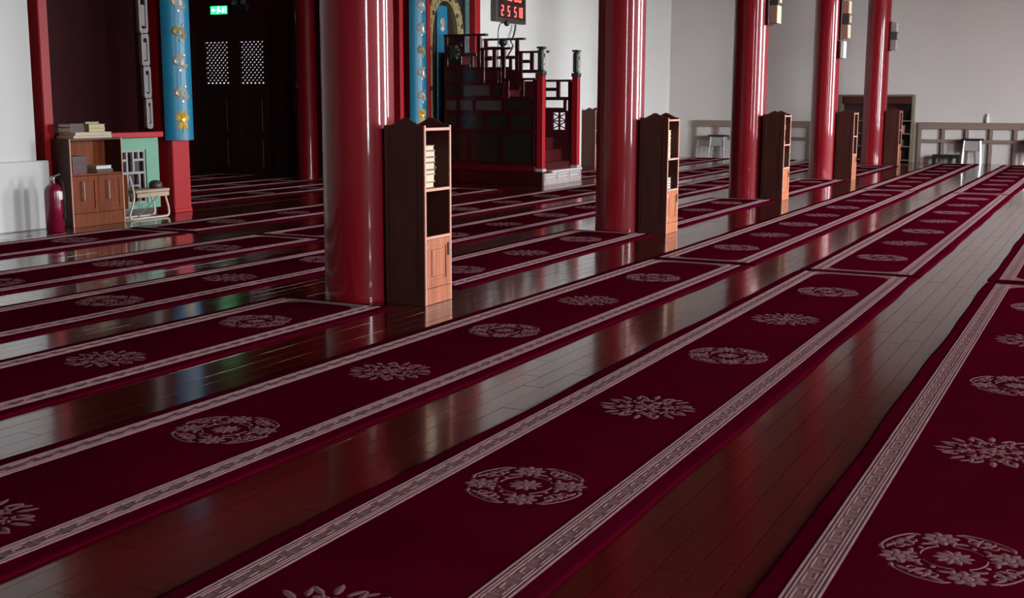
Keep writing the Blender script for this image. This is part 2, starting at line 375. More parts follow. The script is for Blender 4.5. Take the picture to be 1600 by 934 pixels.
# ------------------------------------------------------------------ prayer rugs
HW, BW, MG, SP = 0.47, 0.127, 0.085, 1.474       # half width to border edge, border width, plain margin, motif spacing
TH = 0.014
def round_motif():
    m = MB(); H_ = 0.0028
    for k in range(4):
        a = k*PI/2+0.35; b = a+PI/4
        m.arcband(0, 0, 0.248, 0.263, a+0.36, a+PI/2-0.36, H_, n=7)
        fx, fy = 0.190*math.cos(a), 0.190*math.sin(a)                       # four big blossoms
        m.dome(fx, fy, 0.026, 0.004, n=8)
        for j in range(8): m.petal(fx+0.020*math.cos(a+j*PI/4), fy+0.020*math.sin(a+j*PI/4), a+j*PI/4, 0.052, 0.042, H_)
        for sgn in (-1, 1):                                                  # curling leaves between them
            m.petal(0.160*math.cos(b), 0.160*math.sin(b), b+sgn*0.9, 0.090, 0.030, H_, bend=-sgn*1.3)
            m.petal(0.150*math.cos(b+sgn*0.16), 0.150*math.sin(b+sgn*0.16), b+sgn*1.5, 0.065, 0.026, H_, bend=sgn*1.5)
            m.petal(0.215*math.cos(b+sgn*0.13), 0.215*math.sin(b+sgn*0.13), b+sgn*1.2, 0.070, 0.026, H_, bend=sgn*0.8)
            m.petal(0.235*math.cos(a+sgn*0.25), 0.235*math.sin(a+sgn*0.25), a+sgn*1.3, 0.065, 0.024, H_, bend=sgn*0.5)
            m.arcband(0.200*math.cos(b+sgn*0.2), 0.200*math.sin(b+sgn*0.2), 0.012, 0.024, b, b+sgn*4.5, H_, n=7)
            m.petal(0.118*math.cos(a+sgn*0.2), 0.118*math.sin(a+sgn*0.2), a+sgn*0.7, 0.055, 0.022, H_, bend=-sgn*0.8)
        m.dome(0.218*math.cos(b), 0.218*math.sin(b), 0.018, 0.0035)
        m.dome(0.132*math.cos(b), 0.132*math.sin(b), 0.012, 0.0035)
        m.arcband(0, 0, 0.108, 0.119, a+0.22, a+PI/2-0.22, H_, n=5)
    for j in range(10): m.petal(0.010*math.cos(j*PI/5), 0.010*math.sin(j*PI/5), j*PI/5+0.2, 0.066, 0.036, H_)
    m.dome(0, 0, 0.022, 0.0045)
    return m.mesh('medallion', M['motif'])
def flower_motif():
    m = MB(); H_ = 0.0028; rnd = random.Random(3)
    for j in range(8):                                   # outer sprays: three leaves fanning from each twig
        a = 2*PI*j/8+0.1
        for d, l, w_ in ((-0.42, 0.085, 0.034), (0.0, 0.10, 0.040), (0.42, 0.085, 0.034)):
            q = a+d*0.55; m.petal(0.165*math.cos(q), 0.165*math.sin(q), a+d*1.3, l, w_, H_, bend=d*0.8)
    for j in range(8):                                   # ring of small blossoms and curls
        a = 2*PI*(j+0.5)/8; bx, by = 0.145*math.cos(a), 0.145*math.sin(a)
        for i in range(5): m.petal(bx+0.008*math.cos(i*2*PI/5), by+0.008*math.sin(i*2*PI/5), a+i*2*PI/5, 0.036, 0.028, H_)
        m.petal(0.20*math.cos(a), 0.20*math.sin(a), a+rnd.choice((-0.5, 0.5)), 0.06, 0.030, H_)
        b = 2*PI*j/8; m.arcband(0.125*math.cos(b), 0.125*math.sin(b), 0.014, 0.030, b, b+4.6, H_, n=8)
    for j in range(12):
        a = 2*PI*j/12; m.petal(0.075*math.cos(a), 0.075*math.sin(a), a+(-1)**j*0.9, 0.055, 0.030, H_, bend=-(-1)**j*0.8)
    for j in range(8): m.petal(0.018*math.cos(2*PI*j/8), 0.018*math.sin(2*PI*j/8), 2*PI*j/8, 0.060, 0.040, H_)
    m.dome(0, 0, 0.020, 0.004)
    return m.mesh('medallion', M['motif'])
ROUND, FLOWER = round_motif(), flower_motif()
RUGM = {}
def rug_meshes(n, endm):
    key = (n, endm)
    if key in RUGM: return RUGM[key]
    hl = (n-1)*SP/2+endm            # half length to border edge
    em = 0.05
    # body: slab with rounded, slightly wavy edge
    m = MB(); sec = []
    prof = [(0.0, 0.0), (0.004, 0.008), (-0.004, 0.0125), (-0.018, TH)]      # (outset, z)
    ny = max(24, int(hl*10)); ph = [random.uniform(0, 6) for _ in range(4)]
    def ex(y, s): return HW+MG+0.006*math.sin(y*1.7+ph[0]+s)+0.004*math.sin(y*4.1+ph[1]+2*s)
    for j in range(ny+1):
        y = -(hl+em)+2*(hl+em)*j/ny
        for o, z in prof: m.v.append((-(ex(y, 0)+o), y, z))
        for o, z in prof[::-1]: m.v.append((ex(y, 1.5)+o, y, z))
    for j in range(ny):
        for i in range(7):
            p = j*8+i; m.f.append((p, p+8, p+9, p+1))
    for (j, rev) in ((0, False), (ny, True)):
        q = tuple(j*8+i for i in range(8)); m.f.append(q[::-1] if rev else q)
    body = m.mesh('rug_body', M['pile'], True)
    zb = TH+0.0015
    b = MB()
    for sx in (-1, 1):
        xs = sorted((sx*HW, sx*(HW-BW))); b.box(xs[0], xs[1], -hl, hl, TH-0.004, zb)
    eb = 0.085
    for sy in (-1, 1):
        yy = sorted((sy*hl, sy*(hl-eb))); b.box(-(HW-BW), HW-BW, yy[0], yy[1], TH-0.004, zb)
        for sx in (-1, 1):        # ornament spandrels that round off the field's corners
            x0, y0 = sx*(HW-BW), sy*(hl-eb); r = 0.19; k = 8
            poly = [(x0, y0)]+[(x0-sx*r+sx*r*math.cos(t), y0-sy*r+sy*r*math.sin(t)) for t in [i*PI/2/k for i in range(k+1)]]
            if sx*sy < 0: poly = poly[::-1]
            b.prism(poly, TH-0.004, zb-0.0005, 'z')
    border = b.mesh('border', M['border'])
    p = MB(); zt = zb+0.0022
    def seg(x0, y0, x1, y1, wd=0.0085):
        xa, xb = sorted((x0, x1)); ya, yb = sorted((y0, y1)); h = wd/2
        bi = len(p.v); X0, X1, YA, YB = xa-h, xb+h, ya-h, yb+h
        p.v.extend([(X0, YA, zb-.001), (X1, YA, zb-.001), (X1, YB, zb-.001), (X0, YB, zb-.001), (X0+.001, YA+.001, zt), (X1-.001, YA+.001, zt), (X1-.001, YB-.001, zt), (X0+.001, YB-.001, zt)])
        p.f.extend([(bi+4, bi+5, bi+6, bi+7)]+[(bi+i, bi+(i+1) % 4, bi+4+(i+1) % 4, bi+4+i) for i in range(4)])
    unit = 0.150; nu = int((2*hl-0.04)/unit); st = -nu*unit/2
    for sx in (-1, 1):
        xi, xo = sx*(HW-BW), sx*HW; d = 1 if xo > xi else -1
        for o in (0.007, 0.024): seg(xi+d*o, -hl+.006, xi+d*o, hl-.006, 0.008); seg(xo-d*o, -hl+.006, xo-d*o, hl-.006, 0.008)
        xa, xb = xi+d*0.037, xo-d*0.037; wdt = xb-xa
        P = lambda u, v, y: (xa+wdt*v, y+unit*u)
        for k in range(nu):
            y = st+k*unit; pts = [(0, 0), (0, 1), (0.72, 1), (0.72, 0.34), (0.36, 0.34), (0.36, 0.66)]
            for (a_, c_) in zip(pts[:-1], pts[1:]):
                q0 = P(a_[0], a_[1], y); q1 = P(c_[0], c_[1], y); seg(*q0, *q1)
            q0 = P(0, 0, y); q1 = P(1, 0, y); seg(*q0, *q1)
    for sy in (-1, 1):
        for o in (0.010, 0.072): seg(-(HW-BW), sy*(hl-o), HW-BW, sy*(hl-o), 0.008)
        k = int(2*(HW-BW)/0.075)
        for i in range(k):
            x = -(HW-BW)+0.0375+i*0.075; seg(x, sy*(hl-0.028), x, sy*(hl-0.055)); seg(x, sy*(hl-0.028), x+0.04, sy*(hl-0.028))
    keym = p.mesh('key_pattern', M['key'])
    RUGM[key] = (body, border, keym); return RUGM[key]
RN = 0
def rug(x, yc, label, n=7, endm=1.215, rz=0.0, group=None, first_round=True):
    global RN
    t = thing('prayer_rug', label, 'rug', (x, yc, 0.0), rz, group)
    bo, br, km = rug_meshes(n, endm)
    link('rug_body', bo, t); link('border', br, t); link('key_pattern', km, t)
    for k in range(n):
        rd = (k % 2 == 0) == first_round
        link('medallion', ROUND if rd else FLOWER, t, (0, (k-(n-1)/2)*SP, TH-0.0005), 0 if rd else 0.2*(k % 3))
    return t
GR = 'wine-red prayer rugs laid in rows'
rug(-0.41, 5.80, 'wine-red prayer rug in the third row out from the columns, opening stretch', group=GR)
rug(-0.41, 17.38, 'wine-red prayer rug in the third row out from the columns, middle stretch', group=GR)
rug(-0.41, 28.78, 'wine-red prayer rug in the third row out from the columns, last stretch', group=GR)
rug(-2.12, 5.85, 'long wine-red prayer rug in the second row out from the columns, opening stretch', group=GR)
rug(-2.12, 17.30, 'long wine-red prayer rug in the second row out from the columns, middle stretch', rz=0.002, group=GR)
rug(-2.12, 28.72, 'long wine-red prayer rug in the second row out from the columns, last stretch', rz=-0.002, group=GR)
rug(-3.79, 5.96, 'long wine-red prayer rug along the aisle by the book cabinets, opening stretch', rz=-0.012, group=GR)
rug(-3.73, 17.45, 'long wine-red prayer rug along the aisle by the book cabinets, middle stretch', rz=0.003, group=GR)
rug(-3.80, 28.85, 'long wine-red prayer rug by the cabinet aisle, ending at the low black bench', rz=0.006, group=GR)
ordn = ['first', 'second', 'third', 'fourth']
rug(-5.555, 5.44, 'short wine-red prayer rug ending at the foot of the first red column', n=3, endm=0.955, first_round=True, group=GR)
for k, yc in enumerate((11.50, 17.44, 23.40, 29.9)):
    rug(-5.58, yc, 'short wine-red prayer rug between the %s red column and the next one' % ordn[k], n=3, endm=0.92, group=GR)
rug(-7.18, 5.63, 'wine-red prayer rug in the first row behind the columns, opening stretch', rz=-0.004, group=GR)
rug(-7.18, 17.08, 'wine-red prayer rug in the first row behind the columns, middle stretch', rz=-0.002, group=GR)
rug(-7.18, 28.5, 'wine-red prayer rug in the first row behind the columns, far stretch', group=GR)
rug(-8.83, 5.89, 'wine-red prayer rug in the second row behind the columns, opening stretch', rz=-0.012, group=GR)
rug(-8.76, 17.35, 'wine-red prayer rug in the second row behind the columns, passing the stepped pulpit', rz=-0.004, group=GR)
rug(-8.74, 28.8, 'wine-red prayer rug in the second row behind the columns, beyond the stepped pulpit', group=GR)
rug(-10.72, 5.70, 'wine-red prayer rug beside the fire extinguisher and wooden cabinet', group=GR)
rug(-10.64, 15.65, 'wine-red prayer rug along the dark opening, ending at the pulpit plinth', n=5, endm=1.16, group=GR)
rug(-10.64, 28.8, 'wine-red prayer rug under the bare white wall beyond the pulpit', n=7, group=GR)
rug(-13.45, 17.0, 'wine-red prayer rug just inside the dark opening', n=5, group=GR)
rug(-15.2, 17.0, 'wine-red prayer rug in the middle of the dark back room', n=5, group=GR)
rug(-17.3, 17.0, 'wine-red prayer rug deepest inside the dark back room', n=5, group=GR)

# ------------------------------------------------------------------ columns
COLS = [(-5.50, 8.22, 0.292), (-5.585, 14.20, 0.295), (-5.60, 20.10, 0.29), (-5.62, 26.05, 0.275), (-5.80, 33.0, 0.30)]
for k, (x, y, r) in enumerate(COLS):
    prof = [(r*1.0, 0.0), (r*1.012, 0.02), (r*1.0, 0.05)]+[(r*(1.0-0.02*i/12), 0.05+(CZ-0.05)*i/12) for i in range(1, 13)]
    c = obj('red_column', MB().lathe(prof, n=56), 'red', None, True, (x, y, 0.0))
    tag(c, ['round red lacquered column at the end of the first short rug', 'round red lacquered column second along the row, book cabinet at its foot',
            'round red lacquered column third along the row, cream box mounted high up', 'round red lacquered column carrying a cream box and a white box',
            'round red lacquered column last in the row, before the olive bookcase'][k], 'column', 'red columns in a row')

# ------------------------------------------------------------------ tall narrow book cabinets beside the columns
SW, SD, SH, ST = 0.42, 0.37, 1.42, 0.022       # width (y), depth (x), height, board
def book_cabinet(loc, label):
    t = thing('book_cabinet', label, 'cabinet', loc, 0, 'narrow book cabinets by the columns')
    # local: back at x=0, front at x=SD, y from -SW/2 to SW/2
    crest = [(0, 0), (SD-0.012, 0), (SD-0.012, SH), (SD*0.86, SH+0.004), (SD*0.80, SH+0.012), (SD*0.55, SH+0.058), (SD*0.48, SH+0.058), (SD*0.24, SH+0.012), (SD*0.18, SH+0.003), (0, SH)]
    for s in (-1, 1):
        a, b = sorted((s*SW/2, s*(SW/2-ST)))
        sp = obj('side_panel', MB().prism(crest, a, b, 'y'), 'wood_side', t)
        if s < 0:
            e = MB(); y1 = -SW/2; x0, x1, z0, z1 = 0.045, SD-0.055, 0.10, SH-0.06
            for (p, q, r_, s_) in ((x0, x0+.012, z0, z1), (x1-.012, x1, z0, z1), (x0+.012, x1-.012, z0, z0+.012), (x0+.012, x1-.012, z1-.012, z1)):
                e.box(p, q, y1-0.005, y1+0.002, r_, s_)
            obj('panel_moulding', e, 'wood_side', sp)
        obj('front_edge', MB().cham(SD-0.012, SD, a, b, 0, SH+0.002, 0.002), 'wood_edge', t)
    iy = SW/2-ST
    obj('back_panel', MB().box(0, 0.008, -iy, iy, 0.06, SH-0.02), 'wood_dark', t)
    zs1, zs2 = 0.545, 0.925
    for nm, z in (('shelf', zs1), ('shelf', zs2), ('top_board', SH-0.02)):
        s_ = obj(nm, MB().box(0.008, SD-0.014, -iy, iy, z-0.018, z), 'wood_dark', t)
        obj('shelf_edge', MB().cham(SD-0.014, SD-0.001, -iy, iy, z-0.02, z+0.003, 0.002), 'wood_edge', s_)
    obj('plinth', MB().cham(SD-0.018, SD-0.002, -iy, iy, 0.0, 0.13, 0.003), 'wood_front', t)
    obj('floor_board', MB().box(0.008, SD-0.02, -iy, iy, 0.10, 0.125), 'wood_dark', t)
    d = MB(); z0, z1, w_ = 0.134, zs1-0.022, 0.062; y0, y1 = -iy+0.003, iy-0.003
    d.cham(SD-0.020, SD-0.001, y0, y0+w_, z0, z1, 0.002).cham(SD-0.020, SD-0.001, y1-w_, y1, z0, z1, 0.002)
    d.cham(SD-0.020, SD-0.001, y0+w_, y1-w_, z0, z0+w_, 0.002).cham(SD-0.020, SD-0.001, y0+w_, y1-w_, z1-w_, z1, 0.002)
    d.box(SD-0.018, SD-0.010, y0+w_, y1-w_, z0+w_, z1-w_)
    do = obj('door', d, 'wood_front', t)
    obj('raised_panel', MB().cham(SD-0.012, SD-0.003, y0+w_+0.02, y1-w_-0.02, z0+w_+0.02, z1-w_-0.02, 0.006), 'wood_front', do)
    obj('handle', MB().cham(SD-0.002, SD+0.010, y1-0.044, y1-0.026, z1-0.15, z1-0.045, 0.003), 'black', do)
    for z in (z0+0.06, z1-0.06): obj('hinge', MB().tube([(SD-0.001, y0+0.004, z-0.022), (SD-0.001, y0+0.004, z+0.022)], 0.005), 'metal', do)
    return t
def book(loc, size, cover, label, rz=0.0, group=None, pages='paper'):
    """closed book lying flat: size = (depth x, width y, thickness z); spine towards -y"""
    a, b, h = size; t = thing('book', label, 'book', loc, rz, group)
    c = MB().box(-a/2, a/2, -b/2, b/2, 0, 0.006).box(-a/2, a/2, -b/2, b/2, h-0.006, h).box(-a/2, a/2, -b/2, -b/2+0.006, 0.006, h-0.006)
    obj('cover', c, BOOKC[cover], t)
    obj('pages', MB().box(-a/2+0.006, a/2-0.006, -b/2+0.006, b/2-0.006, 0.006, h-0.006), pages, t)
    return t
BX = [(-5.19, 8.33), (-5.27, 14.27), (-5.29, 20.10), (-5.33, 26.15), (-5.49, 33.05)]
CABL = ['narrow dark wooden book cabinet beside the first red column, seven books on its top shelf',
        'narrow dark wooden book cabinet beside the second red column, tall book pile on top shelf',
        'narrow dark wooden book cabinet beside the third red column, small pale vase inside',
        'narrow dark wooden book cabinet beside the fourth red column',
        'narrow dark wooden book cabinet beside the last red column by the olive bookcase']
for k, (x, y) in enumerate(BX): book_cabinet((x, y, 0), CABL[k])
zs1, zs2 = 0.548, 0.928
cols1 = ['brown', 'tan', 'maroon', 'brown', 'maroon', 'brown', 'rose']; hts = [0.048, 0.058, 0.036, 0.056, 0.042, 0.050, 0.040]
z = zs2; x, y = BX[0]
posn = ['lowest', 'second from bottom', 'third from bottom', 'middle one', 'third from top', 'second from top', 'topmost']
for i in range(7):
    b = book((x+0.20+random.uniform(-.006, .006), y-0.085+random.uniform(-.006, .006), z), (0.27, 0.185, hts[i]), cols1[i],
         'closed book with cream page edges, %s in the first cabinet\'s pile' % posn[i], group='books in the first cabinet')
    z += hts[i]+0.001
rb = MB().tube([(SD-0.06, 0.02, 0), (SD-0.045, 0.05, -0.012), (SD-0.03, 0.075, -0.05), (SD-0.02, 0.10, -0.09)], 0.004, 6)
tag(obj('ribbon', rb, BOOKC['grey'], None, False, (x-0.03, y-0.05, zs2+0.24)), 'grey ribbon bookmark hanging out of the first cabinet\'s book pile', 'ribbon')
x, y = BX[1]; z = zs2
for i in range(8):
    h = (0.05, 0.034, 0.034, 0.036, 0.04, 0.045, 0.05, 0.045)[i]
    book((x+0.20, y-0.085, z), (0.26, 0.18, h), ('cream', 'rose', 'rose', 'tan', 'maroon', 'cream', 'yellow', 'cream')[i],
         '%s book, number %s up in the tall pile of the second column\'s cabinet' % (('cream', 'rose', 'rose', 'tan', 'maroon', 'cream', 'yellow', 'cream')[i], ('one', 'two', 'three', 'four', 'five', 'six', 'seven', 'eight')[i]), group='books in the second cabinet')
    z += h+0.001
z = zs1
for i in range(4):
    book((x+0.20, y-0.06, z), (0.26, 0.20, 0.035), ('grey', 'brown', 'grey', 'brown')[i], '%s book, %s up on the lower shelf of the second column\'s cabinet' % (('grey', 'brown', 'grey', 'brown')[i], ('first', 'second', 'third', 'fourth')[i]), group='books in the second cabinet')
    z += 0.036
x, y = BX[2]
book((x+0.2, y-0.08, zs2+0.20+0.001-0.20), (0.26, 0.19, 0.05), 'brown', 'brown book at the bottom of the top shelf in the third cabinet', group='books in the third cabinet')
book((x+0.2, y-0.08, zs2+0.052), (0.25, 0.18, 0.20), 'maroon', 'thick dark box file on the top shelf of the third cabinet', group='books in the third cabinet')
book((x+0.2, y-0.08, zs2+0.253), (0.26, 0.18, 0.05), 'white', 'white book topping the pile in the third cabinet', group='books in the third cabinet')
tag(obj('vase', MB().lathe([(0.05, 0), (0.075, 0.02), (0.09, 0.08), (0.075, 0.14), (0.04, 0.19), (0.03, 0.22), (0.045, 0.24)], n=20), 'white_plastic', None, True, (x+0.22, y-0.05, zs1)),
    'small rounded white vase on the lower shelf of the third cabinet', 'vase')
for j, (k, zz, cs) in enumerate(((3, zs2, ('cream', 'rose', 'tan', 'white')), (3, zs1, ('tan', 'grey', 'cream')), (4, zs2, ('rose', 'cream', 'brown')))):
    x, y = BX[k]; z = zz
    for i, c in enumerate(cs):
        book((x+0.2, y-0.07, z), (0.26, 0.18, 0.05), c, '%s book %s up on the %s shelf of the %s column\'s cabinet' % (c, ordn[i], 'top' if zz == zs2 else 'lower', 'fourth' if k == 3 else 'last'), group='books in the far cabinets')
        z += 0.052
book_cabinet((QX+0.02, 28.55, 0), 'narrow dark book cabinet standing against the white wall behind the pulpit')

# ------------------------------------------------------------------ boxes mounted on the far columns
def column_box(k, z0, z1, label, grey=False):
    x, y, r = COLS[k]; xs = x+r*0.985
    t = thing('column_box', label, 'speaker', (xs+0.002, y+0.02, z0), 0, 'boxes mounted on the columns')
    h = z1-z0; w_ = 0.13; d = 0.17; f = 'stone_pale' if grey else 'cream'; s_ = 'stone' if grey else 'cream_side'
    obj('mounting_board', MB().cham(0, 0.03, -w_-0.015, w_+0.015, -0.03, h+0.02, 0.004), 'wood_dark', t)
    for (a, b) in ((0, h*0.36), (h*0.66, h)):
        c = obj('case', MB().cham(0.03, d-0.012, -w_, w_, a, b, 0.006), s_, t)
        obj('front_plate', MB().cham(d-0.012, d, -w_, w_, a, b, 0.004), f, c)
    obj('dark_band', MB().cham(0.03, d+0.012, -w_-0.004, w_+0.004, h*0.36, h*0.66, 0.006), 'charcoal', t)
    obj('band_plate', MB().cham(d+0.011, d+0.018, -w_*0.55, w_*0.55, h*0.41, h*0.61, 0.004), f, t)
column_box(2, 2.90, 3.70, 'cream and dark box mounted high on the third red column')
column_box(3, 2.95, 3.70, 'cream and dark box mounted on the fourth column above a white box')
column_box(4, 2.98, 3.68, 'greyish box with a dark band on the last column', True)
x, y, r = COLS[3]
t = thing('switch_box', 'plain white box mounted under the cream one on the fourth column', 'box', (x+r*0.985+0.002, y-0.02, 2.53))
obj('back_plate', MB().cham(0, 0.04, -0.13, 0.13, 0, 0.36, 0.004), 'wood_dark', t)
obj('case', MB().cham(0.04, 0.11, -0.125, 0.125, 0.005, 0.355, 0.008), 'white_plastic', t)

# ------------------------------------------------------------------ red framing of the openings
def post(y0, y1, x0, x1, label, name='red_post'):
    p = thing(name, label, 'post', ((x0+x1)/2, (y0+y1)/2, 0)); hx, hy = (x1-x0)/2, (y1-y0)/2
    obj('shaft', MB().cham(-hx, hx, -hy, hy, 0, 4.7, 0.012), 'red_dull', p)
    obj('foot_band', MB().cham(-hx-0.006, hx+0.006, -hy-0.006, hy+0.006, 0, 0.06, 0.006), 'red_dull', p)
    return p
post(PL0+0.112, PL0+0.27, QX-0.30, QX+0.05, 'red door post beside the white wall and fire extinguisher')
post(13.42, 13.78, QX-0.34, QX+0.02, 'square red pillar with a blue board, beside the green lattice panel')
post(20.10, 20.46, QX-0.34, QX+0.02, 'square red pillar with a blue board, beside the stepped pulpit')
post(PL1+0.002, PL1+0.225, QX-0.30, QX+0.03, 'red door post between the gold arch and the white wall')
post(19.72, 19.84, QX-0.20, QX-0.02, 'slim red jamb between the dark opening and the blue-board pillar by the pulpit', 'slim_red_jamb')
post(20.74, 20.86, QX-0.20, QX-0.02, 'slim red jamb between the blue-board pillar and the gold arch', 'slim_red_jamb')
struct('trim_2', MB().cham(QX-0.34, QX+0.03, PL0, PL1+0.25, 4.7, 5.0, 0.01), 'red_dull')
# fill panel between small post and pillar above sill is open; the sill and green lattice panel below
t = thing('lattice_panel', 'jade green panel with pale grey fretwork under a red sill', 'panel', (QX-0.15, 12.32, 0))
y0, y1 = 11.25-12.32, 13.28-12.32
obj('sill', MB().cham(-0.10, 0.16, y0, y1-0.02, 1.10, 1.18, 0.008), 'red_dull', t)
g = MB().box(-0.03, 0.03, y0, y0+0.14, 0.10, 1.10).box(-0.03, 0.03, y1-0.25, y1, 0.10, 1.10).box(-0.03, 0.03, y0+0.14, y1-0.25, 0.93, 1.10).box(-0.03, 0.03, y0+0.14, y1-0.25, 0.10, 0.17)
obj('green_frame', g, 'green', t)
obj('backing', MB().box(-0.06, -0.045, y0, y1, 0.0, 1.10), 'wood_dark', t)
ly0, ly1, lz0, lz1 = y0+0.14, y1-0.25, 0.17, 0.93
def bar(a, b, c, d): obj('fret_bar', MB().cham(-0.022, 0.012, a, b, c, d, 0.003), 'grey_bar', t)
bw = 0.034
bar(ly0, ly0+bw, lz0, lz1); bar(ly1-bw, ly1, lz0, lz1); bar(ly0+bw, ly1-bw, lz1-bw, lz1); bar(ly0+bw, ly1-bw, lz0, lz0+bw)
cw = 0.34; k = 0
yy = ly1-bw
while yy > ly0+0.2:
    a = max(ly0+bw, yy-cw); m1, m2 = a+(yy-a)*0.36, a+(yy-a)*0.68
    z1_, z2_, z3_ = lz0+0.24, lz0+0.42, lz0+0.60
    bar(a, a+bw, lz0+bw, lz1-bw); bar(a+bw, yy, z2_, z2_+bw); bar(m1, m1+bw, z2_+bw, lz1-bw); bar(m1+bw, yy, z3_, z3_+bw)
    bar(m2, m2+bw, z3_+bw, lz1-bw); bar(m2, m2+bw, lz0+bw, z2_); bar(a+bw, m2, z1_, z1_+bw)
    yy -= cw
# carved pendant strip beside the left opening
t = thing('carved_pendant', 'greyed white carved hanging strip of long links beside the red pillar', 'carving', (QX-0.05, 13.02, 1.22))
z = 0.0; yo = 0.02
for k, (h, wd) in enumerate(((0.43, 0.12), (0.46, 0.14), (0.46, 0.15), (0.55, 0.17), (0.6, 0.17), (0.6, 0.18))):
    n = 10; out = []; inn = []
    def rr(hw, hh, zc):
        P = []
        for (sy, sz, a0) in ((1, 1, 0), (-1, 1, PI/2), (-1, -1, PI), (1, -1, 1.5*PI)):
            for i in range(5):
                a = a0+i*PI/8; r_ = hw*0.7
                P.append((sy*(hw-r_)+r_*math.cos(a), zc+sz*(hh-r_)+r_*math.sin(a)))
        return P
    o_, i_ = rr(wd/2, h/2, z+h/2), rr(wd/2-0.04, h/2-0.07, z+h/2)
    mb = MB(); N = len(o_)
    for xx in (-0.025, 0.025):
        mb.v += [(xx, p+yo, q) for p, q in o_]+[(xx, p+yo, q) for p, q in i_]
    for i in range(N):
        j = (i+1) % N
        mb.f += [(i, j, N+j, N+i)[::-1], (2*N+i, 2*N+j, 3*N+j, 3*N+i), (i, j, 2*N+j, 2*N+i), (N+i, N+j, 3*N+j, 3*N+i)[::-1]]
    lk = obj('link', mb, 'carve_white', t)
    obj('link_relief', MB().box(-0.012, 0.012, yo-wd/2+0.038, yo+wd/2-0.038, z+0.2*h, z+0.72*h), 'carve_white', lk)
    z += h-0.015; yo -= 0.014
# curved blue boards on the pillars
def lotus():
    m = MB()
    for j in range(9):
        a = PI/2+(j-4)*0.36; m.petal(0, 0.0, a, 0.15-0.006*abs(j-4), 0.05, 0.012)
    for j in range(5):
        a = PI/2+(j-2)*0.3; m.petal(0, 0.01, a, 0.10, 0.05, 0.022)
    for j in (-1, 1):
        m.petal(0, -0.02, -PI/2+j*0.9, 0.14, 0.055, 0.012, bend=-j*0.5); m.petal(0, -0.02, -PI/2+j*0.45, 0.14, 0.045, 0.012)
    m.petal(0, -0.02, -PI/2, 0.17, 0.03, 0.012); m.dome(0, 0.0, 0.04, 0.025)
    return m
def flourish(s):
    m = MB(); rnd = random.Random(s)
    m.petal(-0.06, 0.09, -0.6, 0.13, 0.055, 0.012, bend=1.2*(1 if s % 2 else -1)); m.petal(-0.09, 0.0, 1.0, 0.13, 0.055, 0.012, bend=-1.6)
    m.arcband(-0.035, 0.015, 0.018, 0.066, 0.4, 5.2, 0.014, n=12); m.petal(0.0, -0.03, -0.7, 0.12, 0.06, 0.012, bend=1.5)
    m.petal(0.02, 0.07, -1.2, 0.15, 0.055, 0.012, bend=0.6*(-1)**s); m.dome(0.05, 0.09, 0.02, 0.012); m.dome(-0.02+0.03*rnd.random(), -0.095, 0.022, 0.012)
    return m
def blue_board(x, y, label, rz):
    t = thing('couplet_board', label, 'board', (x, y, 1.05), rz)
    R0, half = 0.275, math.radians(55); n = 20; mb = MB(); z1 = 3.6
    for r, in ((R0,), (R0-0.03,)):
        for zz in (0, z1):
            for i in range(n+1):
                a = -half+2*half*i/n; mb.v.append((r*math.cos(a), r*math.sin(a), zz))
    A = lambda s, zz, i: (s*2+zz)*(n+1)+i
    for i in range(n):
        mb.f += [(A(0, 0, i), A(0, 0, i+1), A(0, 1, i+1), A(0, 1, i)), (A(1, 0, i+1), A(1, 0, i), A(1, 1, i), A(1, 1, i+1)),
                 (A(0, 0, i+1), A(0, 0, i), A(1, 0, i), A(1, 0, i+1)), (A(0, 1, i), A(0, 1, i+1), A(1, 1, i+1), A(1, 1, i))]
    for i, s in ((0, 1), (n, -1)):
        q = (A(0, 0, i), A(0, 1, i), A(1, 1, i), A(1, 0, i)); mb.f.append(q if s > 0 else q[::-1])
    obj('board', mb, 'blue', t, True)
    def wrap(m, z, sc=1.0):
        m.v = [((R0+0.001+c*sc)*math.cos(a*sc/R0), (R0+0.001+c*sc)*math.sin(a*sc/R0), z+b*sc) for a, b, c in m.v]; return m
    obj('lotus_relief', wrap(lotus(), 0.29, 1.0), 'gold_bright', t, True)
    for k, z in enumerate((0.66, 1.10, 1.52, 1.93, 2.36, 2.8, 3.2)):
        obj('character_relief', wrap(flourish(k), z, 1.15), 'gold' if k == 2 else 'silver', t, True)
blue_board(QX-0.10, 13.60, 'curved blue board with gold and silver relief on the pillar beside the green lattice panel', -0.35)
blue_board(QX-0.10, 20.28, 'curved blue board with silver relief on the pillar beside the stepped pulpit', -0.25)

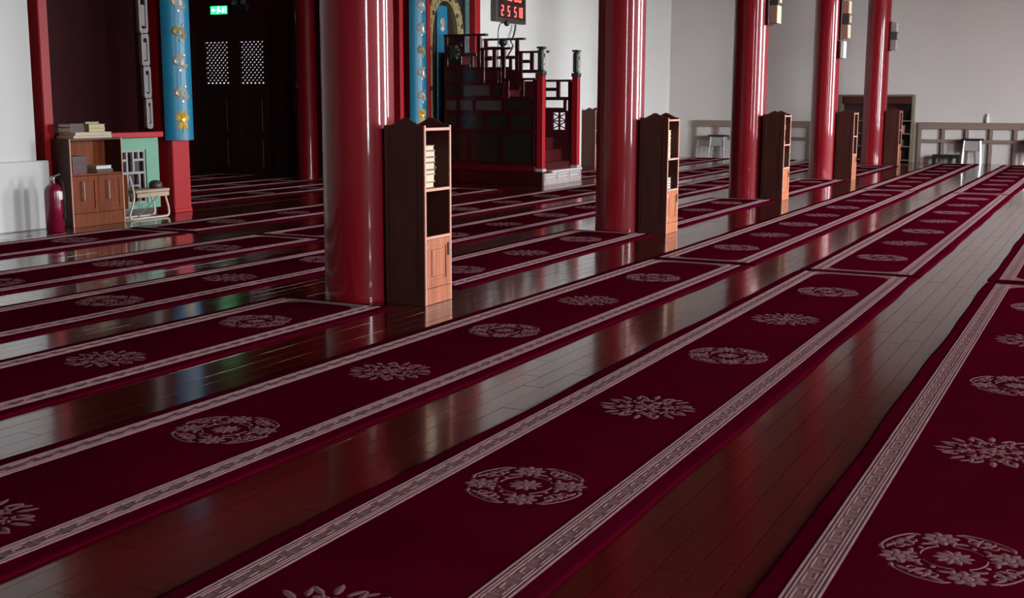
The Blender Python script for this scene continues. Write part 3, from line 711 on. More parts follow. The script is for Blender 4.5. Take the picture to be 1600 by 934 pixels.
# ------------------------------------------------------------------ the dark room: lattice door, exit sign, inner column
t = thing('lattice_door', 'dim double door with two bright diagonal lattice windows in the dark room', 'door', ((DX0+DX1)/2, AY1+0.10, 0)); xm = (DX0+DX1)/2
fr = MB()
for (a, b) in ((DX0, DX0+0.10), (DX1-0.10, DX1)): fr.box(a-xm, b-xm, -0.06, 0.06, 0, DZ)
fr.box(DX0+0.10-xm, DX1-0.10-xm, -0.06, 0.06, DZ-0.10, DZ); fr.box(DX0-xm, DX1-xm, -0.12, 0.22, -0.3, 0.03); obj('door_frame', fr, 'wood_dark', t)
for (a, b, wa, wb) in ((DX0+0.10, xm, -18.93, -18.28), (xm, DX1-0.10, -17.93, -17.27)):
    lf = MB(); wz0, wz1 = 2.01, 2.94; A_, B_, wa_, wb_ = a-xm, b-xm, wa-xm, wb-xm
    lf.box(A_, wa_, -0.03, 0.03, 0.02, DZ-0.10).box(wb_, B_, -0.03, 0.03, 0.02, DZ-0.10).box(wa_, wb_, -0.03, 0.03, wz1, DZ-0.10).box(wa_, wb_, -0.03, 0.03, 1.75, wz0)
    lf.box(wa_, wb_, -0.015, 0.015, 0.02, 1.75)
    leaf = obj('door_leaf', lf, 'door_wood', t)
    for (z0, z1) in ((0.12, 0.75), (0.95, 1.65)):
        obj('raised_panel', MB().cham(wa_+0.08, wb_-0.08, -0.03, -0.012, z0, z1, 0.008), 'door_wood', leaf)
    obj('window_paper', MB().box(wa_, wb_, 0.018, 0.022, wz0, wz1), 'dim_pane', leaf)  # added pane that dims the sky behind the lattice
    W, Hh = wb_-wa_, wz1-wz0; step = 0.128; cx_, cz_ = (wa_+wb_)/2, (wz0+wz1)/2
    for sgn in (1, -1):
        k = -8
        while k <= 8:
            c = k*step*1.4142/1.0*0.5*1.25                     # line: z = sgn*x + c, clipped to the window
            pts = []
            xa, xb = -W/2, W/2
            if sgn > 0: xa, xb = max(xa, -Hh/2-c), min(xb, Hh/2-c)
            else: xa, xb = max(xa, c-Hh/2), min(xb, c+Hh/2)
            if xb-xa > 0.03:
                p0 = Vector((cx_+xa, 0, cz_+sgn*xa+c)); p1 = Vector((cx_+xb, 0, cz_+sgn*xb+c)); d = (p1-p0).normalized(); nn = Vector((-d.z, 0, d.x))*0.030
                mb = MB().prism([(q.x, q.z) for q in (p0-nn, p1-nn, p1+nn, p0+nn)], -0.004*sgn-0.004, -0.004*sgn+0.004, 'y')
                obj('lattice_slat', mb, 'wood_dark', leaf)
            k += 1
t = thing('exit_sign', 'small glowing green exit sign above the lattice door', 'sign', (-18.39, AY1-0.001, 3.64))
obj('housing', MB().cham(-0.25, 0.25, -0.05, 0, -0.10, 0.10, 0.006), 'black', t)
obj('lit_face', MB().box(-0.235, 0.235, -0.056, -0.05, -0.088, 0.088), 'exit_green', t)
pm = MB()
def flat(pts): pm.prism(pts, -0.060, -0.0555, 'y')
flat([(-0.06, -0.075), (-0.03, -0.075), (0.02, 0.0), (-0.005, 0.03)]); flat([(0.0, -0.02), (0.06, -0.04), (0.065, -0.015), (0.02, 0.01)])
flat([(-0.02, 0.0), (0.02, 0.0), (0.01, 0.06), (-0.03, 0.06)]); flat([(-0.03, 0.04), (-0.08, 0.01), (-0.07, -0.01), (-0.02, 0.02)])
pm.prism([(0.0+0.022*math.cos(i*PI/4), 0.066+0.020*math.sin(i*PI/4)) for i in range(8)], -0.060, -0.0555, 'y')
flat([(-0.21, 0.0), (-0.16, 0.05), (-0.16, 0.02), (-0.10, 0.02), (-0.10, -0.02), (-0.16, -0.02), (-0.16, -0.05)])
for xx in (0.10, 0.17): flat([(xx, -0.06), (xx+0.04, -0.06), (xx+0.04, 0.06), (xx, 0.06)])
obj('pictogram', pm, 'exit_white', t)
t = thing('emergency_lamp', 'unlit grey emergency lamp beside the green exit sign', 'lamp', (-17.75, AY1-0.001, 3.68))
obj('case', MB().cham(-0.20, 0.20, -0.10, 0, -0.08, 0.08, 0.01), 'charcoal', t)
for s in (-1, 1): obj('lamp_head', MB().lathe([(0.05, 0), (0.06, 0.03), (0.06, 0.08), (0.04, 0.10)], n=16).xform(Matrix.Rotation(PI/2, 4, 'X')).xform(Matrix.Translation((s*0.12, -0.09, 0.11))), 'grey_bar', t, True)
tag(obj('red_column', MB().lathe([(0.21, 0), (0.212, 0.03), (0.205, 0.06), (0.20, CZ)], n=40), 'red', None, True, (-15.0, 20.55, 0)), 'dark red round column standing inside the dark back room', 'column')

# gold arch in the opening behind the pulpit
t = thing('gilded_arch', 'gilded carved arch with dark hollow behind the top of the pulpit', 'arch', (QX-0.12, 21.52, 0))
obj('backing', MB().box(-0.10, -0.04, -0.78, 1.08, 0, 4.69), 'black', t)  # black sheet painted in for the shade inside the hollow
arch = MB(); n = 28; hw, zs, hr = 0.52, 2.75, 0.86
def ap(tq, o): 
    a = PI*tq; return ((hw+o)*math.cos(a), zs+(hr+o)*math.sin(a)**0.85 if math.sin(a) > 0 else zs)
for xx in (-0.04, 0.06):
    for o in (0.0, 0.24):
        for i in range(n+1): arch.v.append((xx, *ap(i/n, o)))
I = lambda xx, o, i: (xx*2+o)*(n+1)+i
for i in range(n):
    arch.f += [(I(1, 0, i), I(1, 1, i), I(1, 1, i+1), I(1, 0, i+1)), (I(1, 1, i), I(0, 1, i), I(0, 1, i+1), I(1, 1, i+1)), (I(0, 0, i), I(1, 0, i), I(1, 0, i+1), I(0, 0, i+1))]
obj('arch_band', arch, 'gold', t)
for s in (-1, 1):
    obj('arch_leg', MB().cham(-0.04, 0.06, *sorted((s*hw, s*(hw+0.24))), 0, zs, 0.01), 'gold', t)
for i in range(1, 30):                       # carved bosses along the band
    y, z = ap(i/30, 0.07+0.13*(i % 2)); b = MB().dome(0, 0, 0.055, 0.03, n=7); b.v = [(0.058+c, y+a, z+d) for a, d, c in b.v]
    obj('boss', b, 'gold' if i % 3 else 'cap_green', t)
for s in (-1, 1):
    for k in range(10):
        z = 2.65-k*0.13; b = MB().dome(0, 0, 0.05, 0.03, n=7); b.v = [(0.058+c, s*(hw+0.07+0.13*(k % 2))+a, z+d) for a, d, c in b.v]
        obj('boss', b, 'gold' if k % 3 else 'cap_green', t)
st = obj('side_strip', MB().cham(-0.04, 0.03, 0.90, 1.06, 0, 4.69, 0.01), 'teal', t)
for k in range(9):
    b = MB().dome(0, 0, 0.04, 0.02, n=8); b.v = [(0.028+c, 0.98+a, 2.75+k*0.2+d) for a, d, c in b.v]; obj('stud', b, 'carve_white', st)
cb = obj('central_panel', MB().cham(-0.04, -0.01, -0.20, 0.20, 1.2, 3.52, 0.01), 'blue', t)
b = lotus(); b.v = [(-0.009+c, a*0.9, 3.15+d*0.9) for a, d, c in b.v]; obj('relief', b, 'silver', cb)

# ------------------------------------------------------------------ stepped pulpit
PX0, PX1, PY0, PY1 = QX+0.06, -9.90, 21.20, 23.05
t = thing('stepped_pulpit', 'dark maroon wooden stepped pulpit with lattice rails and two red posts', 'pulpit', (0, 0, 0))
pt = t
t.location = ((PX0+PX1)/2, (PY0+PY1)/2, 0); ox, oy = t.location.x, t.location.y
def P(name, mb, m, parent=None, smooth=False):
    mb.v = [(a-ox, b-oy, c) for a, b, c in mb.v]; return obj(name, mb, m, parent or pt, smooth)
P('plinth', MB().cham(PX0, PX1-0.03, PY0, PY1, 0, 0.27, 0.012), 'minbar')
pf = P('plinth_front', MB().box(PX1-0.03, PX1-0.012, PY0+0.01, PY1-0.01, 0, 0.24), 'stone')
P('plinth_lip', MB().cham(PX1-0.14, PX1+0.02, PY0+0.35, PY1-0.02, 0.24, 0.285, 0.008), 'stone_pale')
for k in range(3):
    a = PY0+0.06+k*0.59; fm = MB()
    fm.box(PX1-0.012, PX1+0.004, a, a+0.53, 0.20, 0.22).box(PX1-0.012, PX1+0.004, a, a+0.53, 0.085, 0.10).box(PX1-0.012, PX1+0.004, a, a+0.02, 0.10, 0.20).box(PX1-0.012, PX1+0.004, a+0.51, a+0.53, 0.10, 0.20)
    P('front_panel_frame', fm, 'stone_pale', pf)
    b = MB()
    for j in range(5): b.dome(0.0, 0.0, 0.036, 0.014, n=7); s0 = len(b.v)-15; b.v[s0:] = [(PX1-0.013+c, a+0.085+j*0.09+p, 0.15+q) for p, q, c in b.v[s0:]]
    P('front_carving', b, 'stone_pale', pf)
for k in range(16):
    b = MB().dome(0, 0, 0.028, 0.016, n=7); b.v = [(PX1-0.013+c, PY0+0.10+k*0.11+p, 0.045+q) for p, q, c in b.v]; P('bead', b, 'stone_pale', pf)
# one side = solid stepped boards + lattice rails; levels (x0, x1, solid top, rail height)
LV = [(PX0, -11.32, 2.28, 2.93), (-11.32, -10.78, 1.98, 2.66), (-10.78, -10.10, 1.44, 2.07)]
for side, yb in enumerate((PY0+0.03, PY1-0.13)):
    y0, y1 = yb, yb+0.07; near = side == 0; ya = y0-0.012 if near else y1+0.012
    sm = MB()
    if near:
        for (a, b, zt, zr) in LV: sm.box(a, b, y0, y1, 0.27, zt)
    else:                                  # the far side board carries a cut-out flower
        for (a, b, zt, zr) in LV[:2]: sm.box(a, b, y0, y1, 0.27, zt)
        a, b, zt, zr = LV[2]; h0, h1, g0, g1 = -10.52, -10.24, 1.05, 1.40
        sm.box(a, h0, y0, y1, 0.27, zt).box(h1, b, y0, y1, 0.27, zt).box(h0, h1, y0, y1, 0.27, g0).box(h0, h1, y0, y1, g1, zt)
        hm = MB(); c0, c1 = (h0+h1)/2, (g0+g1)/2
        for s in (-1, 1):
            hm.prism([(c0-0.14, c1-0.012-s*0.0), (c0+0.14, c1-0.012), (c0+0.14, c1+0.012), (c0-0.14, c1+0.012)], y0+0.02, y1-0.02, 'y') if s > 0 else hm.prism([(c0-0.02, g0), (c0+0.02, g0), (c0+0.02, g1), (c0-0.02, g1)], y0+0.022, y1-0.022, 'y')
            hm.prism([(c0-0.13, c1+s*0.15-0.012), (c0+0.13, c1+s*0.02-0.012), (c0+0.13, c1+s*0.02+0.012), (c0-0.13, c1+s*0.15+0.012)], y0+0.024, y1-0.024, 'y')
            hm.prism([(c0-0.13, c1+s*0.02-0.012), (c0+0.13, c1+s*0.15-0.012), (c0+0.13, c1+s*0.15+0.012), (c0-0.13, c1+s*0.02+0.012)], y0+0.026, y1-0.026, 'y')
        P('cutout_flower', hm, 'minbar')
    sb = P('side_board', sm, 'minbar')
    for li, (a, b, zt, zr) in enumerate(LV):
        bx1 = b+0.14 if li < 2 else b
        P('hand_rail', MB().cham(a, bx1, y0-0.015, y1+0.015, zr-0.045, zr, 0.008), 'minbar')
        w_ = b-a; h_ = zr-0.045-zt; bw = 0.085
        lt = [(a, a+bw, zt, zr-0.045), (b-bw, b, zt, zr-0.045), (a+bw, b-bw, zt+h_*0.36, zt+h_*0.36+bw*0.8), (a+w_*0.48, a+w_*0.48+bw, zt+h_*0.36+bw*0.8, zr-0.045),
              (a+w_*0.72, a+w_*0.72+bw*0.8, zt, zt+h_*0.36), (a+bw, a+w_*0.48, zt+h_*0.68, zt+h_*0.68+bw*0.8), (a+bw, a+w_*0.72, zt, zt+h_*0.10)]
        for q in lt: P('rail_bar', MB().cham(q[0], q[1], y0+0.015, y1-0.015, q[2], q[3], 0.004), 'minbar')
        if li == 0 and near:               # upper part of the top stage is boarded with a round boss
            P('boss_panel', MB().cham(a+bw, a+w_*0.48, y0+0.02, y1-0.02, zt, zr-0.045, 0.004), 'minbar_panel')
            bo = MB().dome(0, 0, 0.15, 0.05, n=14)
            for j in range(6): bo.petal(0.05*math.cos(j*PI/3), 0.05*math.sin(j*PI/3), j*PI/3, 0.12, 0.09, 0.06)
            bo.v = [(a+w_*0.27+p, y0+0.02-c, zt+h_*0.5+q) for p, q, c in bo.v]; bo.f = [f[::-1] for f in bo.f]; P('boss', bo, 'cap_green')
    if near:
        # framed recess panels on the visible side, rows from top to bottom
        def panel(a, b, z0, z1, m='minbar_panel', fw_=0.03):
            fm = MB()
            for (p, q, r_, s_) in ((a, a+fw_, z0, z1), (b-fw_, b, z0, z1), (a+fw_, b-fw_, z0, z0+fw_), (a+fw_, b-fw_, z1-fw_, z1)):
                fm.box(p, q, y0-0.018, y0, r_, s_)
            P('panel_frame', fm, 'minbar', sb); P('panel', MB().cham(a+fw_, b-fw_, y0-0.008, y0, z0+fw_, z1-fw_, 0.003), m, sb)
        def row(z0, z1, edges, m='minbar_panel'):
            for a, b in zip(edges[:-1], edges[1:]): panel(a+0.006, b-0.006, z0, z1, m)
        row(1.98, 2.26, [PX0+0.02, -11.75, -11.34]); row(1.70, 1.96, [PX0+0.02, -11.72]); row(1.70, 1.96, [-11.72, -11.05], 'minbar_sheen'); row(1.70, 1.96, [-11.05, -10.80])
        row(1.42, 1.67, [PX0+0.02, -11.80, -11.45, -10.80], 'minbar_sheen'); row(1.42, 1.67, [-10.80, -10.12]); row(1.06, 1.39, [PX0+0.02, -11.80, -11.2, -10.65, -10.12])
        row(0.42, 1.02, [PX0+0.02, -11.55, -10.85, -10.12])
        P('base_moulding', MB().cham(PX0, -10.10, y0-0.03, y0-0.001, 0.27, 0.38, 0.01), 'minbar_red', sb)
        P('mid_moulding', MB().cham(PX0, -10.10, y0-0.025, y0-0.001, 1.022, 1.055, 0.006), 'minbar', sb)
P('platform', MB().box(PX0, -11.25, PY0+0.10, PY1-0.13, 0.27, 1.86), 'minbar')
for k in range(6): P('step', MB().cham(-11.25+k*0.19, -11.06+k*0.19, PY0+0.102, PY1-0.132, 0.27, 1.60-k*0.235, 0.006), 'minbar')
P('back_panel', MB().cham(PX0, PX0+0.06, PY0+0.10, PY1-0.13, 1.86, 2.6, 0.01), 'minbar')
for yb, nm in ((PY0+0.02, 0), (PY1-0.15, 1)):
    q = P('red_post', MB().cham(-10.08, -9.95, yb, yb+0.13, 0.32, 2.12, 0.008), 'red_dull')
    P('post_foot', MB().cham(-10.10, -9.93, yb-0.02, yb+0.15, 0.27, 0.33, 0.012), 'stone_pale', q)
    c = MB().cham(-10.095, -9.935, yb-0.015, yb+0.145, 2.12, 2.20, 0.01).cham(-10.08, -9.95, yb, yb+0.13, 2.20, 2.62, 0.03).cham(-10.09, -9.94, yb-0.01, yb+0.14, 2.62, 2.66, 0.012)
    cp = P('post_capital', c, 'cap_green', q)
    for zz, hh in ((2.27, 0.10), (2.40, 0.13), (2.56, 0.07)):
        for j in (-1, 1):
            b = MB().dome(0, 0, 0.03, 0.02, n=8, sx=1.0); b.v = [(-9.952+cc, yb+0.065+j*0.028+p, zz+qq*hh/0.05) for p, qq, cc in b.v]; P('capital_carving', b, 'stone_pale', cp)
dr = MB().lathe([(0.10, 0.27), (0.13, 0.30), (0.135, 0.40), (0.12, 0.58), (0.135, 0.66), (0.11, 0.70)], cx=-10.22, cy=PY0+0.36, n=20)
P('stone_drum', dr, 'stone', None, True)
# microphone on the pulpit
t = thing('microphone', 'black gooseneck microphone standing on the top stage of the pulpit', 'microphone', (-11.45, 22.25, 1.86))
obj('base', MB().lathe([(0.08, 0), (0.08, 0.02), (0.03, 0.04)], n=16), 'black', t)
gp = [(0, 0, 0.03), (0, 0, 0.6), (0.0, 0, 1.10)]+[(0.09-0.09*math.cos(a), 0, 1.10+0.24*math.sin(a)) for a in [i*PI/16 for i in range(1, 9)]]+[(0.16, 0, 1.325)]
obj('gooseneck', MB().tube(gp, 0.011, 8), 'charcoal', t, True)
obj('foam_head', MB().lathe([(0.02, -0.06), (0.05, -0.04), (0.06, 0.0), (0.05, 0.04), (0.02, 0.06)], n=14).xform(Matrix.Translation((0.20, 0, 1.325))), 'black', t, True)
t = thing('microphone', 'short black microphone with round foam head leaning over the pulpit rail', 'microphone', (-11.22, 21.9, 1.60))
obj('stem', MB().tube([(0, 0, 0), (0, 0, 0.7), (0.03, 0, 1.0), (0.06, 0, 1.15)], 0.014, 8), 'black', t, True)
obj('foam_head', MB().lathe([(0.03, -0.08), (0.075, -0.05), (0.09, 0.0), (0.075, 0.05), (0.03, 0.08)], n=16).xform(Matrix.Translation((0.06, 0, 1.19))), 'black', t, True)

# ------------------------------------------------------------------ LED clock on the white wall
t = thing('led_clock', 'dark wall clock panel showing red lit digits above the pulpit', 'clock', (QX+0.001, 24.08, 3.32))
obj('case', MB().cham(0, 0.14, -0.72, 0.72, 0, 1.15, 0.01), 'charcoal', t)
obj('screen', MB().box(0.138, 0.144, -0.62, 0.66, 0.08, 1.08), 'led_face', t)
SEGS = {'0': 'abcdef', '1': 'bc', '2': 'abged', '3': 'abgcd', '4': 'fgbc', '5': 'afgcd', '6': 'afgedc', '7': 'abc', '8': 'abcdefg', '9': 'abfgcd'}
def digit(ch, y, z, w_, h_, s_=0.028):
    mb = MB(); x0, x1 = 0.144, 0.150
    S = dict(a=(y, y+w_, z+h_-s_, z+h_), d=(y, y+w_, z, z+s_), g=(y, y+w_, z+h_/2-s_/2, z+h_/2+s_/2), f=(y, y+s_, z+h_/2, z+h_), e=(y, y+s_, z, z+h_/2), b=(y+w_-s_, y+w_, z+h_/2, z+h_), c=(y+w_-s_, y+w_, z, z+h_/2))
    for k in SEGS[ch]:
        p = S[k]; mb.box(x0, x1, *p)
    obj('digit', mb, 'led', t)
for ch, y in (('1', -0.32), ('5', -0.14), ('5', 0.12), ('0', 0.32)): digit(ch, y, 0.46, 0.14, 0.36)
obj('colon', MB().box(0.144, 0.150, 0.04, 0.07, 0.56, 0.59).box(0.144, 0.150, 0.04, 0.07, 0.70, 0.73), 'led', t)
for ch, y in (('2', -0.50), ('5', -0.20), ('5', 0.12), ('1', 0.29), ('8', 0.43)): digit(ch, y, 0.13, 0.10, 0.22, 0.024)
cm = MB().tube([(QX+0.10, 24.35, 3.30), (QX+0.10, 24.35, 3.22), (QX+0.12, 24.22, 3.05), (QX+0.10, 24.12, 2.92), (QX+0.12, 24.2, 2.84), (QX+0.10, 24.1, 2.70), (QX+0.06, 23.9, 2.50), (QX+0.05, 23.88, 1.9)], 0.02, 8)
tag(obj('power_cable', cm, 'charcoal', None, True), 'dark cable hanging down from the red digit clock', 'cable')

# ------------------------------------------------------------------ wooden cabinet, books, chair and extinguisher by the left opening
CX1, CXB, CY0, CY1, CHT = -11.84, -12.14, 11.17, 12.08, 1.13
t = thing('low_cabinet', 'russet wooden cabinet with open shelf and two doors beside the extinguisher', 'cabinet', (CXB+0.0, CY0, 0))
t.location = (CXB, CY0, 0); D, W = CX1-CXB, CY1-CY0; s = 0.022
obj('side_panel', MB().cham(0, D, 0, s, 0, CHT, 0.003), 'wood_side', t); obj('side_panel', MB().cham(0, D, W-s, W, 0, CHT, 0.003), 'wood_side', t)
for yy in (0, W-s): obj('front_edge', MB().cham(D, D+0.006, yy, yy+s, 0, CHT, 0.002), 'wood_edge', t)
obj('top_board', MB().cham(0, D+0.006, s, W-s, CHT-0.025, CHT, 0.003), 'wood_side', t)
obj('shelf', MB().cham(0.01, D, s, W-s, 0.655, 0.68, 0.003), 'wood_cab', t)
obj('back_panel', MB().box(0, 0.01, s, W-s, 0, CHT-0.025), 'wood_cab', t)
obj('plinth', MB().cham(D-0.02, D, s, W-s, 0, 0.17, 0.003), 'wood_cab', t)
for (a, b) in ((s+0.003, W/2-0.002), (W/2+0.002, W-s-0.003)):
    f_ = 0.06; d = MB().cham(D-0.018, D+0.002, a, a+f_, 0.175, 0.65, .002).cham(D-0.018, D+0.002, b-f_, b, 0.175, 0.65, .002).cham(D-0.018, D+0.002, a+f_, b-f_, 0.175, 0.175+f_, .002).cham(D-0.018, D+0.002, a+f_, b-f_, 0.65-f_, 0.65, .002)
    d.box(D-0.016, D-0.008, a+f_, b-f_, 0.175+f_, 0.65-f_); do = obj('door', d, 'wood_cab', t)
    hy = a+0.16 if a < 0.2 else a+0.16
    obj('handle', MB().tube([(D+0.002, hy, 0.34), (D+0.03, hy, 0.35), (D+0.03, hy, 0.57), (D+0.002, hy, 0.58)], 0.010, 8), 'stone_pale', do, True)
z = 0.681
for i in range(4):
    book((CXB+0.17, CY0+0.17, z), (0.24, 0.24, 0.055), ('maroon', 'brown', 'maroon', 'brown')[i], '%s book, %s up in the dark pile on the russet cabinet\'s shelf' % (('maroon', 'brown', 'maroon', 'brown')[i], ordn[i]), rz=PI/2, group='books in the russet cabinet'); z += 0.056
book((CXB+0.17, CY0+0.60, 0.681), (0.28, 0.24, 0.045), 'brown', 'brown book under the white one on the russet cabinet\'s shelf', rz=PI/2, group='books in the russet cabinet')
book((CXB+0.17, CY0+0.59, 0.727), (0.23, 0.27, 0.045), 'white', 'white book lying on a brown one on the russet cabinet\'s shelf', group='books in the russet cabinet', pages='white_plastic')
z = CHT+0.001
book((CXB+0.165, CY0+0.40, z), (0.30, 0.66, 0.035), 'tan', 'wide tan folder lying on top of the russet cabinet', group='things on the russet cabinet')
book((CXB+0.165, CY0+0.42, z+0.036), (0.29, 0.62, 0.04), 'white', 'wide pale folder on the tan one on top of the russet cabinet', group='things on the russet cabinet')
book((CXB+0.16, CY0+0.18, z+0.077), (0.24, 0.22, 0.06), 'brown', 'dark brown book on the wide folders, beside two yellow books', rz=PI/2, group='things on the russet cabinet')
book((CXB+0.16, CY0+0.18, z+0.138), (0.23, 0.21, 0.05), 'brown', 'upper dark brown book on the wide folders', rz=PI/2, group='things on the russet cabinet')
book((CXB+0.16, CY0+0.51, z+0.077), (0.24, 0.28, 0.045), 'yellow', 'lower of two yellow books on top of the russet cabinet', group='things on the russet cabinet')
book((CXB+0.16, CY0+0.51, z+0.123), (0.24, 0.28, 0.055), 'yellow', 'upper of two yellow books on top of the russet cabinet', group='things on the russet cabinet')
book((CXB+0.16, CY0+0.45, z+0.179), (0.20, 0.24, 0.03), 'green', 'thin dark green book topping the yellow books', group='things on the russet cabinet')

t = thing('fire_extinguisher', 'dark crimson fire extinguisher standing between white wall and cabinet', 'extinguisher', (-11.72, 10.77, 0))
obj('cylinder', MB().lathe([(0.10, 0), (0.11, 0.012), (0.11, 0.50), (0.10, 0.545), (0.06, 0.585), (0.03, 0.60), (0.028, 0.625)], n=28), 'ext_red', t, True)
obj('valve', MB().lathe([(0.025, 0.625), (0.03, 0.64), (0.03, 0.67), (0.015, 0.685)], n=14), 'metal', t, True)
obj('lever', MB().prism([(0.0, 0.67), (0.11, 0.70), (0.11, 0.715), (0.0, 0.69)], -0.012, 0.012, 'x').prism([(0.0, 0.645), (0.10, 0.655), (0.10, 0.665), (0.0, 0.66)], -0.012, 0.012, 'x'), 'black', t)
obj('hose', MB().tube([(0.02, 0.0, 0.65), (0.07, 0.04, 0.66), (0.10, 0.06, 0.60), (0.118, 0.06, 0.45), (0.115, 0.055, 0.25), (0.115, 0.055, 0.16)], [0.011]*5+[0.016], 8), 'black', t, True)
lb = MB(); n = 8
for i in range(n+1):
    a = -0.15+0.75*i/n; lb.v += [(0.1115*math.cos(a), 0.1115*math.sin(a), 0.40), (0.1115*math.cos(a), 0.1115*math.sin(a), 0.50)]
for i in range(n): lb.f.append((2*i, 2*i+2, 2*i+3, 2*i+1))
tag(obj('label_sticker', lb, 'white_plastic', t, True), 'white sticker')

t = thing('folding_chair', 'small folding chair with pale tube frame and tan seat beside the cabinet', 'chair', (-12.03, 12.60, 0))
def smooth_path(pts, k=5):
    out = []; P_ = [Vector(p) for p in pts]
    for i in range(len(P_)-1):
        p0, p1, p2, p3 = P_[max(i-1, 0)], P_[i], P_[i+1], P_[min(i+2, len(P_)-1)]
        for j in range(k):
            u = j/k; out.append(0.5*((2*p1)+(-p0+p2)*u+(2*p0-5*p1+4*p2-p3)*u*u+(-p0+3*p1-3*p2+p3)*u**3))
    out.append(P_[-1]); return out
for xx in (0.14, -0.12):
    path = [(xx, -0.36, 0.60), (xx, -0.31, 0.45), (xx, -0.29, 0.30), (xx, -0.36, 0.12), (xx, -0.38, 0.05), (xx, -0.33, 0.016), (xx, -0.10, 0.016), (xx, 0.26, 0.016), (xx, 0.36, 0.03), (xx, 0.37, 0.12), (xx, 0.33, 0.25), (xx, 0.30, 0.36)]
    obj('tube_frame', MB().tube(smooth_path(path), 0.0145, 8), 'tube', t, True)
obj('seat', MB().cham(-0.14, 0.17, -0.28, 0.38, 0.365, 0.405, 0.008), 'seat_tan', t)
obj('front_rail', MB().cham(0.15, 0.175, -0.26, 0.36, 0.30, 0.362, 0.006), 'seat_tan', t)
bk = MB(); n = 8
for i in range(n+1):
    a = -0.5+i/n; yv = -0.375-0.06*(1-4*a*a)
    bk.v += [(a*0.24+0.0, yv, 0.16), (a*0.24, yv, 0.60), (a*0.24, yv-0.012, 0.16), (a*0.24, yv-0.012, 0.60)]
for i in range(n):
    p = 4*i; bk.f += [(p, p+4, p+5, p+1), (p+2, p+3, p+7, p+6), (p+1, p+5, p+7, p+3), (p, p+2, p+6, p+4)]
bk.f += [(0, 1, 3, 2), (4*n, 4*n+2, 4*n+3, 4*n+1)]
obj('backrest', bk, 'wood_cab', t)
for (a, b) in (((0.14, -0.25, 0.03), (0.14, 0.25, 0.36)), ((-0.12, -0.25, 0.03), (-0.12, 0.25, 0.36)), ((0.14, 0.28, 0.02), (-0.12, 0.28, 0.02))):
    obj('brace', MB().tube([a, b], 0.008, 6), 'metal', t)
tag(obj('cap', MB().lathe([(0.085, 0), (0.095, 0.02), (0.09, 0.07), (0.06, 0.10), (0.02, 0.11)], n=20), 'charcoal', None, True, (-12.0, 12.85, 0.406)), 'dark round cap lying on the tan chair seat', 'cap')

# ------------------------------------------------------------------ along the far wall
t = thing('wall_rail', 'brown two-bar timber rail along the far wall beside the olive bookcase', 'rail', (0, Y1-0.06, 0))
t.location = (-1.2, Y1-0.05, 0)
def railset(t, x0, x1, cx_):
    for (z0, z1) in ((0.92, 1.10), (0.55, 0.64)): obj('rail', MB().cham(x0-cx_, x1-cx_, -0.06, 0.045, z0, z1, 0.008), 'rail', t)
    k = int((x1-x0)/0.62)
    for i in range(k+1):
        x = x0+0.05+(x1-x0-0.10)*i/k; obj('post', MB().cham(x-0.045-cx_, x+0.045-cx_, -0.05, 0.04, 0, 0.92, 0.006), 'rail', t)
railset(t, -4.95, 2.5, -1.2)
t = thing('wall_rail', 'brown two-bar timber rail along the far wall behind the third column', 'rail', (-9.3, Y1-0.05, 0)); railset(t, -11.4, -7.2, -9.3)
t = thing('bookcase', 'olive wooden bookcase with dim open shelves against the far wall', 'bookcase', (-6.05, Y1-0.02, 0)); bw_, bh, bd = 0.99, 1.80, 0.36
for s in (-1, 1): obj('side_panel', MB().cham(*sorted((s*bw_, s*(bw_-0.05))), -bd, 0, 0, bh, 0.005), 'olive', t)
obj('top_board', MB().cham(-bw_, bw_, -bd-0.02, 0, bh, bh+0.05, 0.008), 'olive', t)
obj('back_panel', MB().box(-bw_+0.05, bw_-0.05, -0.03, -0.005, 0, bh), 'wood_dark', t)
obj('cornice', MB().cham(-bw_+0.05, bw_-0.05, -bd, -bd+0.02, bh-0.20, bh, 0.004), 'wood_side', t)
obj('divider', MB().cham(-0.02, 0.02, -bd, -0.03, 0.06, bh-0.2, 0.003), 'olive', t)
for z in (0.08, 0.45, 0.80, 1.15): 
    for (a, b) in ((-bw_+0.05, -0.02), (0.02, bw_-0.05)): obj('shelf', MB().cham(a, b, -bd+0.01, -0.03, z-0.03, z, 0.003), 'olive', t)
rowt = ['lowest', 'second', 'third', 'top']
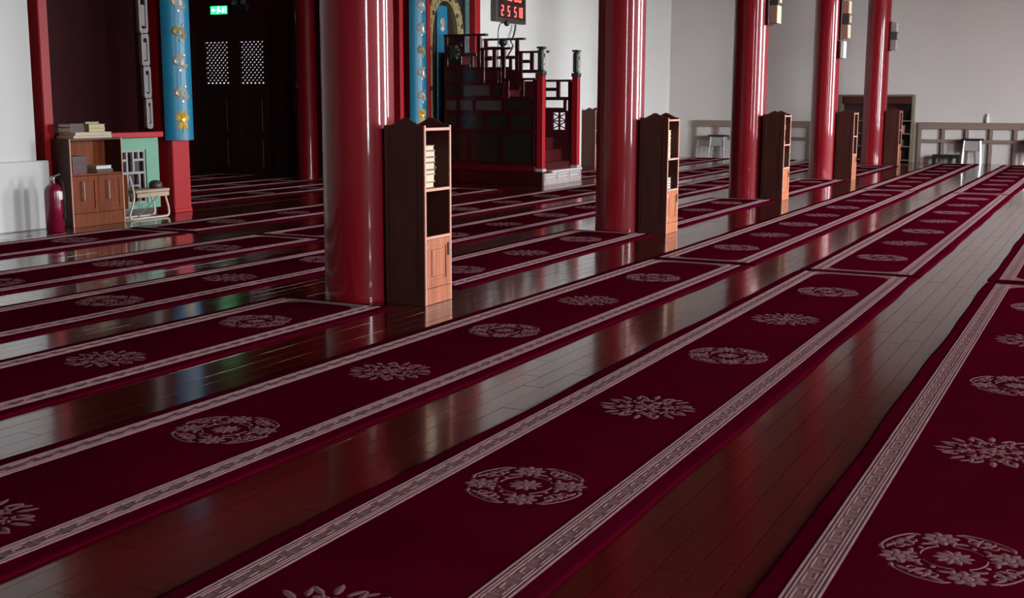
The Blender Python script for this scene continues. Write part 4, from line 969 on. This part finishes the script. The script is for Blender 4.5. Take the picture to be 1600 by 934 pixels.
for r_, z in enumerate((0.081, 0.451, 0.801, 1.151)):
    x = -6.05+0.06
    k = 0
    while x < -5.20 and k < 7:
        wd = random.uniform(0.05, 0.11); hh = random.uniform(0.16, 0.28)
        c = ['maroon', 'white', 'grey', 'brown', 'tan', 'green', 'rose'][(k*3+r_) % 7]
        if x+wd > -5.15: break
        tb = thing('book', 'upright %s book in the %s row of the olive bookcase' % (c, rowt[r_]), 'book', (x+wd/2, Y1-0.24, z), 0, 'books in the olive bookcase')
        obj('cover', MB().box(-wd/2, wd/2, -0.10, -0.094, 0, hh).box(-wd/2, -wd/2+0.005, -0.094, 0.10, 0, hh).box(wd/2-0.005, wd/2, -0.094, 0.10, 0, hh), BOOKC[c], tb)
        obj('pages', MB().box(-wd/2+0.005, wd/2-0.005, -0.094, 0.095, 0.004, hh-0.006), 'paper', tb)
        x += wd+random.choice((0.004, 0.004, 0.05)); k += 1
def stool(x, y, label, foot=False):
    t = thing('stool', label, 'stool', (x, y, 0), 0, 'black-topped metal stools by the far wall')
    obj('seat', MB().cham(-0.28, 0.28, -0.17, 0.17, 0.63, 0.68, 0.015), 'black', t)
    for sx in (-1, 1):
        for sy in (-1, 1): obj('leg', MB().tube([(sx*0.20, sy*0.11, 0.63), (sx*0.235, sy*0.135, 0.0)], 0.022, 8), 'metal', t, True)
        obj('stretcher', MB().tube([(sx*0.22, -0.125, 0.25), (sx*0.22, 0.125, 0.25)], 0.014, 6), 'metal', t)
    obj('shelf_plate', MB().cham(-0.2, 0.2, -0.11, 0.11, 0.35, 0.62, 0.01), 'grey_bar', t)
stool(-10.55, 34.72, 'black-topped metal stool by the wall rail near the white wall corner')
stool(-3.50, 34.72, 'black-topped metal stool at the end of a long rug, white bottle beside it')
stool(-1.95, 34.72, 'black-topped metal stool at the end of the rug row farther from the columns')
t = thing('low_bench', 'low black bench standing on the floor at the end of the rug', 'bench', (-4.05, 34.74, 0))
t.location = (-4.10, 34.72, 0)
obj('top', MB().cham(-0.40, 0.30, -0.12, 0.12, 0.15, 0.24, 0.01), 'black', t)
for s in (-0.36, 0.26): obj('leg', MB().cham(s-0.04, s+0.04, -0.11, 0.11, 0, 0.15, 0.006), 'black', t)
t = thing('spray_bottle', 'small white bottle standing on top of the far wall rail', 'bottle', (-3.18, Y1-0.057, 1.101))
t.location = (-3.18, Y1-0.057, 1.101)
obj('body', MB().lathe([(0.045, 0), (0.05, 0.01), (0.05, 0.14), (0.025, 0.18), (0.02, 0.20)], n=18), 'white_plastic', t, True)
obj('cap', MB().lathe([(0.022, 0.20), (0.024, 0.235), (0.018, 0.24)], n=12), 'white_plastic', t, True)
